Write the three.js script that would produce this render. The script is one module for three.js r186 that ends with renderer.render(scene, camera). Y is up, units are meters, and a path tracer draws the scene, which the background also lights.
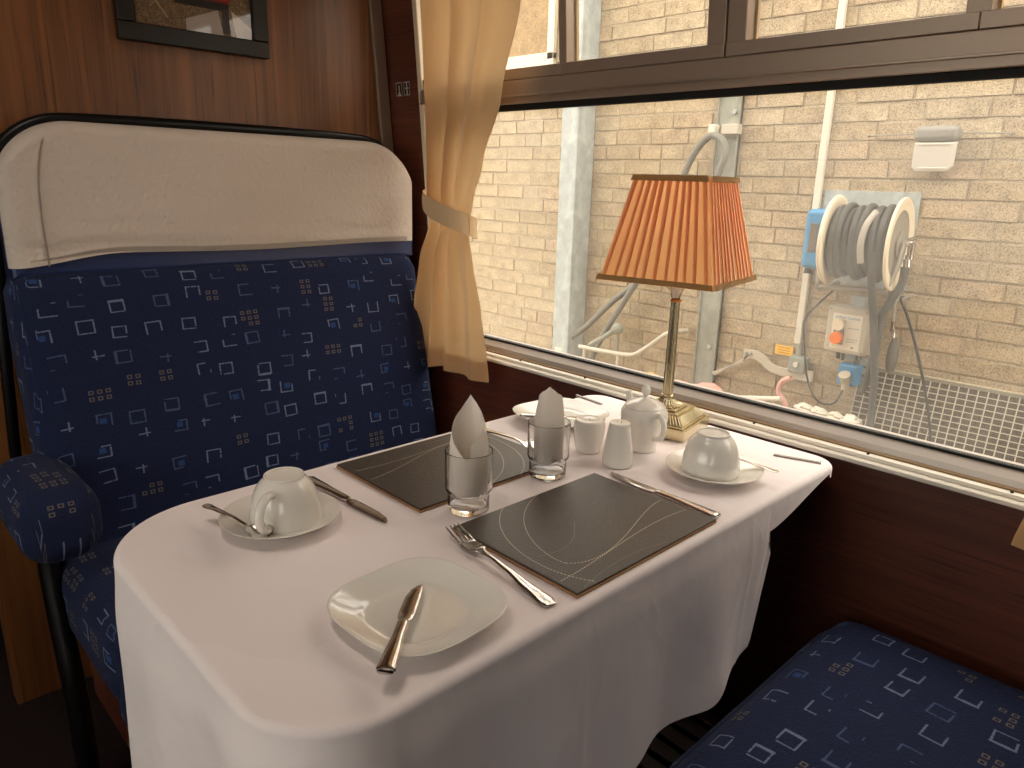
import * as THREE from 'three';
import { RoundedBoxGeometry } from 'three/addons/geometries/RoundedBoxGeometry.js';
import { RectAreaLightUniformsLib } from 'three/addons/lights/RectAreaLightUniformsLib.js';
import { mergeGeometries, mergeVertices, toCreasedNormals } from 'three/addons/utils/BufferGeometryUtils.js';

// ------------------------------------------------------------------ camera, sky, light, exposure
const scene = new THREE.Scene();
const camera = new THREE.PerspectiveCamera(2 * Math.atan(384 / 737) * 180 / Math.PI, 1024 / 768, 0.02, 200);
{
  const right = new THREE.Vector3(0.69327281, 0.0277545, -0.72014061);
  const up = new THREE.Vector3(-0.20957235, 0.9638382, -0.16460669);
  const back = new THREE.Vector3(0.68953045, 0.2650389, 0.67401939);
  camera.position.set(1.783, 1.18, 1.2915);
  camera.quaternion.setFromRotationMatrix(new THREE.Matrix4().makeBasis(right, up, back));
  camera.updateMatrixWorld(true);
  camera.updateProjectionMatrix();
}
scene.background = new THREE.Color().setRGB(1.0, 0.955, 0.925);      // even, bright overcast
scene.backgroundIntensity = 1.0;
const renderer = new THREE.WebGLRenderer({ antialias: true });
renderer.toneMapping = THREE.LinearToneMapping;
renderer.toneMappingExposure = 4.7;
renderer.shadowMap.enabled = true;

const LAMP = 1.5;                                                    // radiance of the coach ceiling lamps

// ------------------------------------------------------------------ small helpers
const V = (x, y, z) => new THREE.Vector3(x, y, z);
const lerp = (a, b, t) => a + (b - a) * t, clamp = (x, a = 0, b = 1) => Math.min(b, Math.max(a, x));
const smooth = (a, b, x) => { const t = clamp((x - a) / (b - a)); return t * t * (3 - 2 * t); };
function rng(seed) { let s = seed | 0; return () => { s = (s + 0x6d2b79f5) | 0; let t = Math.imul(s ^ (s >>> 15), 1 | s); t = (t + Math.imul(t ^ (t >>> 7), 61 | t)) ^ t; return ((t ^ (t >>> 14)) >>> 0) / 4294967296; }; }
function hash(x, y, s) { let h = Math.imul(x, 374761393) + Math.imul(y, 668265263) + Math.imul(s, 1274126177); h = Math.imul(h ^ (h >>> 13), 1274126177); return ((h ^ (h >>> 16)) >>> 0) / 4294967296; }
function vnoise(u, v, fx, fy, s) {                                  // periodic on the unit square
  const x = u * fx, y = v * fy, x0 = Math.floor(x), y0 = Math.floor(y), a = x - x0, b = y - y0;
  const m = (n, p) => ((n % p) + p) % p, sx = a * a * (3 - 2 * a), sy = b * b * (3 - 2 * b);
  const q = (i, j) => hash(m(x0 + i, fx), m(y0 + j, fy), s);
  return lerp(lerp(q(0, 0), q(1, 0), sx), lerp(q(0, 1), q(1, 1), sx), sy);
}
function fbm(u, v, fx, fy, oct, s) { let a = 0.5, t = 0, n = 0; for (let i = 0; i < oct; i++) { t += a * vnoise(u, v, fx, fy, s + i * 17); n += a; a *= 0.5; fx *= 2; fy *= 2; } return t / n; }
function dataTex(w, h, fn, srgb, rx = 1, ry = 1) {
  const d = new Uint8Array(w * h * 4);
  for (let j = 0; j < h; j++) for (let i = 0; i < w; i++) {
    const c = fn(i / w, j / h), k = (j * w + i) * 4;
    if (typeof c === 'number') { d[k] = d[k + 1] = d[k + 2] = clamp(c) * 255; } else { d[k] = clamp(c[0]) * 255; d[k + 1] = clamp(c[1]) * 255; d[k + 2] = clamp(c[2]) * 255; }
    d[k + 3] = 255;
  }
  const t = new THREE.DataTexture(d, w, h);
  t.wrapS = t.wrapT = THREE.RepeatWrapping; t.magFilter = THREE.LinearFilter; t.repeat.set(rx, ry);
  if (srgb) t.colorSpace = THREE.SRGBColorSpace;
  t.needsUpdate = true;
  return t;
}
function canvasTex(w, h, draw, rx = 1, ry = 1, srgb = true) {
  const c = document.createElement('canvas'); c.width = w; c.height = h;
  draw(c.getContext('2d'), w, h);
  const t = new THREE.CanvasTexture(c);
  t.wrapS = t.wrapT = THREE.RepeatWrapping; t.repeat.set(rx, ry);
  if (srgb) t.colorSpace = THREE.SRGBColorSpace;
  return t;
}
const std = (color, roughness = 0.6, more = {}) => new THREE.MeshStandardMaterial({ color, roughness, ...more });
const phy = (color, roughness = 0.6, more = {}) => new THREE.MeshPhysicalMaterial({ color, roughness, ...more });

// geometries
function plain(g) { const n = g.index ? g.toNonIndexed() : g; for (const k of Object.keys(n.attributes)) if (!['position', 'normal', 'uv'].includes(k)) n.deleteAttribute(k); if (!n.attributes.uv) n.setAttribute('uv', new THREE.BufferAttribute(new Float32Array(n.attributes.position.count * 2), 2)); n.morphAttributes = {}; return n; }
const join = (list) => mergeGeometries(list.map(plain), false);
const at = (g, x = 0, y = 0, z = 0, rx = 0, ry = 0, rz = 0) => g.applyMatrix4(new THREE.Matrix4().compose(V(x, y, z), new THREE.Quaternion().setFromEuler(new THREE.Euler(rx, ry, rz)), V(1, 1, 1)));
function worldUV(g, swap) {                                         // uv in metres by the way each face points
  g = plain(g); const p = g.attributes.position, n = g.attributes.normal, uv = g.attributes.uv;
  for (let i = 0; i < p.count; i++) {
    const x = p.getX(i), y = p.getY(i), z = p.getZ(i), a = Math.abs(n.getX(i)), b = Math.abs(n.getY(i)), c = Math.abs(n.getZ(i));
    let u, v; if (a >= b && a >= c) { u = z; v = y; } else if (b >= c) { u = z; v = x; } else { u = x; v = y; }
    swap ? uv.setXY(i, v, u) : uv.setXY(i, u, v);
  }
  return g;
}
const box = (w, h, d, x = 0, y = 0, z = 0, swap) => worldUV(at(new THREE.BoxGeometry(w, h, d), x, y, z), swap);
const span = (x0, x1, y0, y1, z0, z1, swap) => box(x1 - x0, y1 - y0, z1 - z0, (x0 + x1) / 2, (y0 + y1) / 2, (z0 + z1) / 2, swap);
const rbox = (w, h, d, r = 0.005, x = 0, y = 0, z = 0, seg = 2) => worldUV(at(new RoundedBoxGeometry(w, h, d, seg, Math.min(r, w / 2, h / 2, d / 2) * 0.999), x, y, z));
const rspan = (x0, x1, y0, y1, z0, z1, r, seg) => rbox(x1 - x0, y1 - y0, z1 - z0, r, (x0 + x1) / 2, (y0 + y1) / 2, (z0 + z1) / 2, seg);
const cyl = (r0, r1, h, x = 0, y = 0, z = 0, rx = 0, ry = 0, rz = 0, seg = 20) => at(new THREE.CylinderGeometry(r1, r0, h, seg), x, y, z, rx, ry, rz);
const lathe = (pts, seg = 48) => { const g = new THREE.LatheGeometry(pts.map(([r, y]) => new THREE.Vector2(r, y)), seg); return g; };
const tube = (pts, r, n = 40, seg = 8, closed = false) => new THREE.TubeGeometry(new THREE.CatmullRomCurve3(pts.map((p) => V(...p)), closed), n, r, seg, closed);
const rod = (a, b, r, seg = 10) => { const A = V(...a), B = V(...b), g = new THREE.CylinderGeometry(r, r, A.distanceTo(B), seg); g.applyQuaternion(new THREE.Quaternion().setFromUnitVectors(V(0, 1, 0), B.clone().sub(A).normalize())); return g.translate((A.x + B.x) / 2, (A.y + B.y) / 2, (A.z + B.z) / 2); };
function smoothLathe(pts, seg = 56, n = 60) { const c = new THREE.SplineCurve(pts.map(([r, y]) => new THREE.Vector2(r, y))); return new THREE.LatheGeometry(c.getPoints(n).map((p) => new THREE.Vector2(Math.max(0, p.x), p.y)), seg); }
function grid(nu, nv, fn, closedU = false) {                        // fn(u, v) -> [x, y, z, tu, tv]
  const p = [], uv = [], idx = [];
  for (let j = 0; j <= nv; j++) for (let i = 0; i <= nu; i++) { const r = fn(i / nu, j / nv); p.push(r[0], r[1], r[2]); uv.push(r[3] ?? i / nu, r[4] ?? j / nv); }
  for (let j = 0; j < nv; j++) for (let i = 0; i < nu; i++) { const a = j * (nu + 1) + i, b = a + 1, c = a + nu + 1, d = c + 1; idx.push(a, b, d, a, d, c); }
  const g = new THREE.BufferGeometry();
  g.setAttribute('position', new THREE.Float32BufferAttribute(p, 3)); g.setAttribute('uv', new THREE.Float32BufferAttribute(uv, 2)); g.setIndex(idx); g.computeVertexNormals();
  if (closedU) { const n = g.attributes.normal; for (let j = 0; j <= nv; j++) { const a = j * (nu + 1), b = a + nu; const q = V(n.getX(a) + n.getX(b), n.getY(a) + n.getY(b), n.getZ(a) + n.getZ(b)).normalize(); n.setXYZ(a, q.x, q.y, q.z); n.setXYZ(b, q.x, q.y, q.z); } }
  return g;
}
// stations [s, y, side, halfWidth, halfThickness] swept along +x, rounded ends; for cutlery
function sweep(st, seg = 14, pow = 2.4) {
  const c = (k, t) => { const n = st.length - 1, f = clamp(t) * n, i = Math.min(n - 1, Math.floor(f)), a = f - i, s = a * a * (3 - 2 * a); return k === 0 ? lerp(st[i][0], st[i + 1][0], a) : lerp(st[i][k], st[i + 1][k], s); };
  const N = st.length * 5;
  const g = grid(seg, N + 2, (u, v) => {
    const j = Math.round(v * (N + 2)), t = clamp((j - 1) / N), cap = j === 0 || j === N + 2 ? 0.001 : 1, th = u * Math.PI * 2, co = Math.cos(th), si = Math.sin(th);
    const e = (w) => Math.sign(w) * Math.pow(Math.abs(w), 2 / pow);
    return [c(0, t), c(1, t) + e(si) * c(4, t) * cap, c(2, t) + e(co) * c(3, t) * cap];
  }, true);
  return g;
}
const extr = (shape, depth, bevel = 0, bs = 2, curve = 16) => new THREE.ExtrudeGeometry(shape, { depth, bevelEnabled: bevel > 0, bevelThickness: bevel, bevelSize: bevel, bevelOffset: -bevel, bevelSegments: bs, curveSegments: curve });
function poly(pts) { const s = new THREE.Shape(); pts.forEach(([x, y], i) => i ? s.lineTo(x, y) : s.moveTo(x, y)); s.closePath(); return s; }

// things
const names = new Map();
function numbered(n) { const k = names.get(n) ?? 0; names.set(n, k + 1); return k ? n + '_' + String(k).padStart(3, '0') : n; }
function thing(name, label, category, [x, y, z] = [0, 0, 0], turn = 0, group) {
  const o = new THREE.Group(); o.name = numbered(name); o.position.set(x, y, z); o.rotation.y = turn; scene.add(o);
  o.userData = { label, category }; if (group) o.userData.group = group;
  return o;
}
function part(name, g, m, parent, label) { const o = new THREE.Mesh(g, m); o.name = name; if (label) o.userData.label = label; parent.add(o); return o; }
function struct(name, label, category) { const o = new THREE.Group(); o.name = name; o.userData = { kind: 'structure', label, category }; scene.add(o); return o; }
function structMesh(name, g, m, label, category) { const o = new THREE.Mesh(g, m); o.name = name; o.userData = { kind: 'structure', label, category }; scene.add(o); return o; }

// ------------------------------------------------------------------ materials
function woodTex(dark, light, seed) {
  return dataTex(1024, 1024, (u, v) => {                            // grain runs along v
    const warp = fbm(u, v, 5, 2, 3, seed) * 0.35, ring = 0.5 + 0.5 * Math.sin((u * 9 + warp * 5) * Math.PI * 2);
    const streak = fbm(u, v, 90, 3, 3, seed + 5), pore = fbm(u, v, 260, 12, 2, seed + 9), broad = fbm(u, v, 8, 2, 3, seed + 21);
    let t = 0.3 + 0.16 * ring * broad + 0.38 * (streak - 0.4) + 0.3 * (broad - 0.5);
    if (pore > 0.64) t -= (pore - 0.64) * 1.6;
    t = clamp(t);
    return [lerp(dark[0], light[0], t) / 255, lerp(dark[1], light[1], t) / 255, lerp(dark[2], light[2], t) / 255];
  }, true, 1 / 0.75, 1 / 1.5);
}
const veneerMap = woodTex([84, 48, 21], [184, 119, 65], 3);
const darkVeneerMap = woodTex([70, 33, 23], [150, 86, 60], 41);
const M = {};
M.veneer = phy(0xffffff, 0.42, { map: veneerMap, clearcoat: 0.25, clearcoatRoughness: 0.35 });
M.darkVeneer = phy(0xffffff, 0.45, { map: darkVeneerMap, clearcoat: 0.2, clearcoatRoughness: 0.4 });
M.blackMetal = std(0x0c0b0b, 0.35, { metalness: 0.3 });
M.brownTrim = std(0x86705e, 0.4, { metalness: 0.2 });
M.anodised = std(0xa39181, 0.36, { metalness: 0.45 });
M.anodisedPale = std(0xa89a8c, 0.35, { metalness: 0.7 });
M.gasket = std(0x0a0a0a, 0.7);
M.sillWhite = std(0xf4eee0, 0.35);
M.sillMetal = std(0xb9b0a8, 0.36, { metalness: 0.25 });
M.rust = std(0x8f7656, 0.8);
M.cream = std(0xe6d8bd, 0.55);
M.ceiling = std(0xe8e2d6, 0.7);
M.carpet = std(0xffffff, 0.95, { map: dataTex(256, 256, (u, v) => { const n = fbm(u, v, 64, 64, 2, 7) * 0.6 + 0.5; return [0.15 * n, 0.045 * n, 0.035 * n]; }, true, 4, 4) });
M.porcelain = phy(0xe9e5dc, 0.16, { clearcoat: 0.6, clearcoatRoughness: 0.08 });
M.steel = std(0xc9c4bd, 0.16, { metalness: 1 });
M.brass = std(0xcfc3a2, 0.24, { metalness: 1 });
M.glassware = phy(0xffffff, 0.02, { transmission: 1, thickness: 0.003, ior: 1.45 });
const weave = dataTex(256, 256, (u, v) => 0.5 + 0.25 * Math.sin(u * 128 * Math.PI) + 0.25 * Math.sin(v * 128 * Math.PI), false, 12, 12);
const clothBump = dataTex(512, 512, (u, v) => { const a = fbm(u, v, 5, 7, 4, 77), r = 1 - Math.abs(2 * fbm(u, v, 4, 5, 3, 12) - 1); return 0.75 * a + 0.25 * Math.pow(r, 3); }, false, 1.6, 1.6);
M.linen = phy(0xf3e9e8, 0.9, { bumpMap: clothBump, bumpScale: 0.006, sheen: 0.2, sheenRoughness: 0.6 });
const antiBump = dataTex(512, 512, (u, v) => 0.7 * fbm(u, v, 3, 14, 4, 5) + 0.3 * fbm(u, v, 120, 90, 2, 9), false, 1.4, 1.4);
M.antimacassar = phy(0xd6c8bb, 0.9, { bumpMap: antiBump, bumpScale: 0.006 });
M.napkin = phy(0xf8f1e8, 0.95, { transmission: 0.32 });
M.vinyl = phy(0x1f315e, 0.45, { clearcoat: 0.2 });
M.curtain = phy(0xd8b384, 0.95, { transmission: 0.42, bumpMap: weave, bumpScale: 0.0003 });
M.curtainBand = phy(0xcfb08a, 0.95, { bumpMap: weave, bumpScale: 0.0003 });
M.shade = phy(new THREE.Color().setRGB(0.95, 0.62, 0.31), 1, { transmission: 0.79 });
M.shadeTrim = phy(0xa9824a, 1, { transmission: 0.22, bumpMap: weave, bumpScale: 0.0005 });

// moquette: scattered open squares, crosses, blue filled squares and clusters of small tan squares
const moquetteTex = canvasTex(1536, 1536, (g, w) => {
  const r = rng(91), k = w / 0.8;                                   // pixels per metre
  g.fillStyle = 'rgb(11,25,62)'; g.fillRect(0, 0, w, w);
  for (let i = 0; i < 60000; i++) { const a = r(); g.fillStyle = a < 0.5 ? 'rgba(8,16,42,0.35)' : 'rgba(34,54,100,0.28)'; g.fillRect(r() * w, r() * w, 2 + r() * 3, 2 + r() * 3); }
  const n = 12, cell = w / n;
  const stroke = (x0, y0, x1, y1, t, c) => { const L = Math.hypot(x1 - x0, y1 - y0), m = Math.max(2, L / 3); for (let i = 0; i <= m; i++) { if (r() < 0.06) continue; g.fillStyle = c; const x = lerp(x0, x1, i / m), y = lerp(y0, y1, i / m), e = t * (0.75 + 0.5 * r()); g.fillRect(x - e / 2, y - e / 2, e, e); } };
  for (let j = 0; j < n; j++) for (let i = 0; i < n; i++) {
    const cx = (i + 0.5 + (r() - 0.5) * 0.45) * cell, cy = (j + 0.5 + (r() - 0.5) * 0.45) * cell, s = k * (0.0122 + 0.0028 * r()), kind = r(), turn = Math.floor(r() * 4);
    const line = r() < 0.5 ? 'rgb(112,124,148)' : 'rgb(70,86,118)', t = k * 0.0028;
    g.save(); g.translate(cx, cy); g.rotate(turn * Math.PI / 2 + (r() - 0.5) * 0.12);
    if (kind < 0.16) {                                              // tan cluster
      const rows = 2 + Math.floor(r() * 2), cols = 2 + Math.floor(r() * 2), q = k * 0.0036, st = k * 0.0155;
      for (let a = 0; a < rows; a++) for (let b = 0; b < cols; b++) { if (r() < 0.1) continue; g.strokeStyle = 'rgb(112,100,88)'; g.lineWidth = k * 0.0022; g.strokeRect((b - (cols - 1) / 2) * st - q, (a - (rows - 1) / 2) * st - q, 2 * q, 2 * q); }
    } else if (kind < 0.62) {                                       // open square
      stroke(-s, -s, s, -s, t, line); stroke(-s, -s, -s, s, t * (r() < 0.4 ? 1.8 : 1), line); stroke(-s, s, s * (0.4 + 0.6 * r()), s, t, line);
      if (r() < 0.45) stroke(s, -s, s, s, t * 0.9, line);
    } else if (kind < 0.76) {                                       // blue filled corner
      g.fillStyle = 'rgb(34,68,118)'; g.fillRect(-s * 0.35, -s * 0.35, s * 0.95, s * 0.95);
      stroke(-s, -s, s, -s, t, line); stroke(-s, -s, -s, s, t, line); stroke(s * 0.9, -s, s * 0.9, s * 0.3, t, line);
    } else if (kind < 0.88) { stroke(-s, 0, s * 0.5, 0, t, line); stroke(0, -s, 0, s * 0.5, t, line); } else { stroke(-s, s, s, s, t, line); stroke(s, -s * 0.2, s, s, t, line); stroke(-s, -s, -s * 0.5, -s, t * 0.7, line); }
    g.restore();
  }
}, 1 / 0.8, 1 / 0.8);
const pile = dataTex(256, 256, (u, v) => fbm(u, v, 90, 90, 2, 3), false, 6, 6);
M.moquette = phy(0xffffff, 0.95, { map: moquetteTex, bumpMap: pile, bumpScale: 0.0012, sheen: 0.2, sheenColor: new THREE.Color(0.35, 0.45, 0.75), sheenRoughness: 0.5 });

// outside
const brickBump = dataTex(512, 512, (u, v) => 0.55 * fbm(u, v, 22, 22, 4, 31) + 0.45 * fbm(u, v, 110, 110, 2, 8), false, 2.1, 2.1);
const brickMap = dataTex(512, 512, (u, v) => { const n = fbm(u, v, 12, 12, 4, 61), f = fbm(u, v, 150, 150, 2, 19), t = 0.88 + 0.2 * (n - 0.5) + 0.26 * (f - 0.5) - (f < 0.36 ? 0.1 : 0); return [t, t * 0.985, t * 0.96]; }, true, 2.1, 2.1);
M.brick = [0xc7b698, 0xc3b192, 0xcbbb9e, 0xc0ae90, 0xc7b396, 0xc5b599].map((c) => std(c, 0.95, { map: brickMap, bumpMap: brickBump, bumpScale: 0.004 }));
M.mortar = std(0xc4b69a, 0.95, { map: brickMap, bumpMap: brickBump, bumpScale: 0.003 });
const spangle = dataTex(512, 512, (u, v) => { const n = fbm(u, v, 14, 10, 3, 71), b = fbm(u, v, 5, 4, 3, 14); const t = 0.68 + 0.14 * (n - 0.5) + 0.3 * Math.max(0, b - 0.52); return [t * 0.96, t, t * 0.99]; }, true, 2.5, 2.5);
M.galvanised = std(0xffffff, 0.6, { map: spangle, metalness: 0.15 });
M.greyPaint = std(0xd8d2c2, 0.7, { map: spangle });
M.hose = std(0x4c4b48, 0.7);
M.rubber = std(0x2b2b2b, 0.7);
M.whitePaint = std(0xd6d0c0, 0.5);
M.paleGrey = std(0xbdb5a4, 0.6);
M.bluePlastic = std(0x3f86b4, 0.5);
M.orange = std(0xf07a1a, 0.45);
M.yellow = std(0xf0b62c, 0.6);
M.pink = std(0xd99a8c, 0.8);
M.concrete = std(0xc9bda4, 0.95, { map: brickMap, bumpMap: brickBump, bumpScale: 0.004 });
M.darkGround = std(0x6d675c, 0.95, { map: brickMap });
M.grating = std(0xb4ad9b, 0.7);

// ------------------------------------------------------------------ the coach: shell
// x runs along the side wall away from the bulkhead, z from the side wall to the aisle; the side wall leans in 5 degrees above the sill
const TILT = 5 * Math.PI / 180, SILL = 0.79, WX0 = 0.155, WX1 = 1.915, TOPV = 0.93, ZL = 2.75, XE = 4.6;
const lean = (g) => at(g, 0, SILL, 0, TILT, 0, 0);
const tiltZ = (y) => (y - SILL) * Math.tan(TILT);
structMesh('floor', span(-1.3, XE + 0.1, -0.1, 0, -0.1, ZL + 0.1), M.carpet, 'dark red brown carpeted coach floor', 'floor');
structMesh('ceiling', span(-1.3, XE + 0.1, 2.25, 2.35, -0.12, ZL + 0.12), M.ceiling, 'pale coach ceiling', 'ceiling');
structMesh('wall_back', join([span(-0.05, 0, 0, 2.25, -0.1, 1.09), span(-0.05, 0, 0, 2.25, 1.75, ZL), span(-0.05, 0, 2.0, 2.25, 1.09, 1.75)]), M.veneer, 'warm brown wood veneer bulkhead behind the bench', 'wall');
structMesh('wall_right', join([
  span(-1.3, XE + 0.1, 0, 0.728, -0.1, 0, true),
  ...[[-1.3, WX0], [WX1, 2.6], [3.9, XE + 0.1]].map(([a, b]) => lean(span(a, b, -0.09, TOPV, -0.06, 0, true))),
  lean(span(-1.3, XE + 0.1, TOPV, 1.6, -0.06, 0, true)),
  lean(span(2.6, 3.9, -0.09, 0, -0.06, 0, true)),
  lean(span(WX0, WX1, -0.09, -0.045, -0.06, -0.012, true)),
]), M.darkVeneer, 'dark reddish wood panelled coach side under the window', 'wall');
structMesh('wall_left', join([
  span(-1.3, XE + 0.1, 0, 0.78, ZL, ZL + 0.1, true), span(-1.3, XE + 0.1, 1.66, 2.25, ZL, ZL + 0.1, true),
  ...[[-1.3, 0.15], [1.92, 2.6], [3.9, XE + 0.1]].map(([a, b]) => span(a, b, 0.78, 1.66, ZL, ZL + 0.1, true)),
]), M.darkVeneer, 'wood panelled coach side across the aisle', 'wall');
structMesh('wall_front', span(XE, XE + 0.1, 0, 2.25, -0.1, ZL + 0.1), M.veneer, 'wood veneer partition at the far end of the saloon', 'wall');
structMesh('wall_vestibule', join([span(-1.3, -1.25, 0, 2.25, 0, ZL)]), M.veneer, 'dark end of the vestibule beyond the aisle opening', 'wall');
structMesh('trim_1', lean(rspan(0, 0.014, -0.09, 1.4, 0.004, 0.04, 0.004)), M.brownTrim, 'brown metal strip where the bulkhead meets the coach side', 'trim');

// ceiling lamps over the aisle, above the frame: warm opal panels
RectAreaLightUniformsLib.init();
for (const x of [1.05]) {
  const l = thing('ceiling_light', 'opal ceiling lamp above the table bay', 'lamp', [x, 2.25, 1.2]);
  part('housing', rbox(0.62, 0.03, 0.3, 0.008, 0, -0.015, 0), M.cream, l);
  part('lamp_diffuser', rbox(0.58, 0.012, 0.26, 0.004, 0, -0.036, 0), std(0xffffff, 0.6, { emissive: new THREE.Color(1, 0.84, 0.73), emissiveIntensity: 0.6 }), l);
  const a = new THREE.RectAreaLight(new THREE.Color(1, 0.84, 0.73), LAMP, 0.58, 0.26); a.name = 'ceiling_light_glow'; a.position.set(0, -0.045, 0); a.rotation.x = -Math.PI / 2; l.add(a);
}

// other windows, out of frame: they light the saloon
const paneMat = phy(0xf3f3ee, 0.03, { transmission: 1, ior: 1.5 });
let winNo = 2;
for (const [x0, x1, side] of [[2.6, 3.9, 0], [0.15, 1.92, 1], [2.6, 3.9, 1]]) {
  const w = struct('window_' + winNo++, side ? 'coach window across the aisle' : 'next coach window along the same side', 'window');
  const f = side ? (g) => g.translate(0, 0.78, ZL + 0.05) : (g) => lean(g).translate(0, 0, 0);
  const h = side ? 0.88 : TOPV;
  part('frame', f(join([span(x0, x1, 0, 0.03, -0.03, 0.02), span(x0, x1, h - 0.03, h, -0.03, 0.02), span(x0, x0 + 0.03, 0, h, -0.03, 0.02), span(x1 - 0.03, x1, 0, h, -0.03, 0.02), span(x0, x1, 0.56, 0.61, -0.03, 0.02)])), M.anodised, w);
  part('pane', f(box(x1 - x0 - 0.04, h - 0.04, 0.001, (x0 + x1) / 2, h / 2, -0.01)), paneMat, w);
}

// the window by the table, in leaning wall coordinates (x, up the wall, out of the wall)
{
  const w = struct('window_1', 'wide coach window with brown anodised transom and sliding vents', 'window');
  w.position.set(0, SILL, 0); w.rotation.x = TILT;
  const dirt = dataTex(512, 256, (u, v) => { const n = fbm(u, v, 5, 3, 4, 33), f = fbm(u, v, 40, 20, 3, 6); return 0.33 + 0.34 * (n - 0.5) + 0.1 * (f - 0.5); }, false);
  const glassMain = phy(0xf6f2e6, 0.9, { transmission: 1, ior: 1.45, roughnessMap: dirt, specularIntensity: 0.7 });
  const glassClear = phy(0xf6f2e6, 0.22, { transmission: 1, ior: 1.45, specularIntensity: 0.8 });
  const TB = 0.558, TT = 0.622, VB = 0.632;                          // transom bottom and top, vent glass bottom
  part('pane', at(new THREE.PlaneGeometry(WX1 - WX0 - 0.02, TB + 0.02), (WX0 + WX1) / 2, TB / 2 - 0.01, -0.026), glassMain, w, 'large grimy lower pane');
  const mull = [[0.64, 0.655], [1.0, 1.065], [1.405, 1.435]];
  const panes = [[WX0 + 0.02, 0.64], [0.66, 0.995], [1.07, 1.405], [1.437, WX1 - 0.02]];
  for (const [a, b] of panes) part('pane', at(new THREE.PlaneGeometry(b - a + 0.01, TOPV - VB), (a + b) / 2, (VB + TOPV) / 2, -0.03), glassClear, w);
  const bead = part('transom', join([
    rspan(WX0, WX1, 0.578, 0.612, -0.03, 0.012, 0.003), rspan(WX0, WX1, 0.562, 0.58, -0.03, 0.004, 0.002),
  ]), M.anodised, w, 'brown anodised aluminium transom');
  part('bead', rspan(WX0, WX1, 0.5775, 0.5815, 0.0, 0.0135, 0.0015), M.anodisedPale, bead);
  part('gasket', rspan(WX0, WX1, 0.548, 0.5625, -0.034, -0.008, 0.002), M.gasket, w, 'black rubber gasket');
  part('gasket', rspan(WX0, WX1, -0.0235, -0.0185, -0.034, -0.0215, 0.001), M.gasket, w, 'black rubber gasket');
  // vent rails and mullions
  for (const [a, b] of [[WX0 + 0.015, 0.645], [0.645, 1.031], [1.034, 1.425], [1.425, WX1 - 0.015]]) part('vent_rail', rspan(a, b, 0.6125, 0.636, -0.026, 0.009, 0.002), M.anodised, w);
  part('mullion', rspan(0.638, 0.66, 0.63, TOPV, -0.028, 0.006, 0.002), M.anodised, w);
  part('mullion', rspan(0.995, 1.0315, 0.63, TOPV, -0.026, 0.008, 0.002), M.anodised, w);
  part('mullion', rspan(1.0335, 1.07, 0.63, TOPV, -0.028, 0.006, 0.002), M.anodised, w);
  part('mullion', rspan(1.405, 1.437, 0.63, TOPV, -0.028, 0.006, 0.002), M.anodised, w);
  part('mullion', rspan(0.632, 0.6385, 0.63, TOPV, -0.03, -0.004, 0.001), M.gasket, w, 'black rubber seal beside the mullion');
  for (const [a, b] of panes) part('putty', join([span(a, a + 0.004, 0.634, TOPV, -0.0295, -0.022), span(b - 0.004, b, 0.634, TOPV, -0.0295, -0.022), span(a, b, 0.634, 0.639, -0.0295, -0.022)]), std(0xc9b08a, 0.9), w, 'tan discoloured sealant');
  part('jamb', rspan(WX0 - 0.004, WX0 + 0.014, -0.04, TOPV, -0.03, 0.012, 0.003), M.cream, w, 'cream painted window jamb');
  part('jamb', rspan(WX1 - 0.014, WX1 + 0.004, -0.04, TOPV, -0.03, 0.012, 0.003), M.cream, w, 'cream painted window jamb');
  part('header', rspan(WX0, WX1, TOPV - 0.02, TOPV, -0.03, 0.012, 0.003), M.anodised, w);
  // sill, upright in the wall: profile across (z, y), run along x
  const run = (pts, a = WX0 - 0.02, b = WX1 + 0.02) => { const g = extr(poly(pts.map(([z, y]) => [-z, y])), b - a); return worldUV(toCreasedNormals(at(g, a, 0, 0, 0, Math.PI / 2, 0), 0.5), false); };
  part('lower_frame', run([[-0.05, -0.022], [-0.024, -0.0225], [-0.006, -0.034], [-0.002, -0.046], [-0.05, -0.046]]), M.sillMetal, w, 'grey aluminium lower frame');
  part('rust_line', run([[-0.004, -0.044], [0.0045, -0.0452], [0.0045, -0.05], [-0.004, -0.05]]), M.rust, w, 'rusty brown seam along the sill');
  const sill = part('sill', run([[-0.03, -0.047], [0.016, -0.0485], [0.0175, -0.054], [-0.03, -0.06]]), M.sillWhite, w, 'worn white sill strip');
  part('sill', run([[-0.03, -0.0545], [0.0225, -0.0555], [0.026, -0.058], [0.0262, -0.064], [0.02, -0.068], [-0.02, -0.068]]), M.sillWhite, w, 'worn white sill strip with rounded nosing');
  for (let i = 0; i < 8; i++) part('screw', at(new THREE.SphereGeometry(0.0028, 8, 5), 0.28 + i * 0.215, -0.0475, 0.009), M.blackMetal, sill);
}

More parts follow.
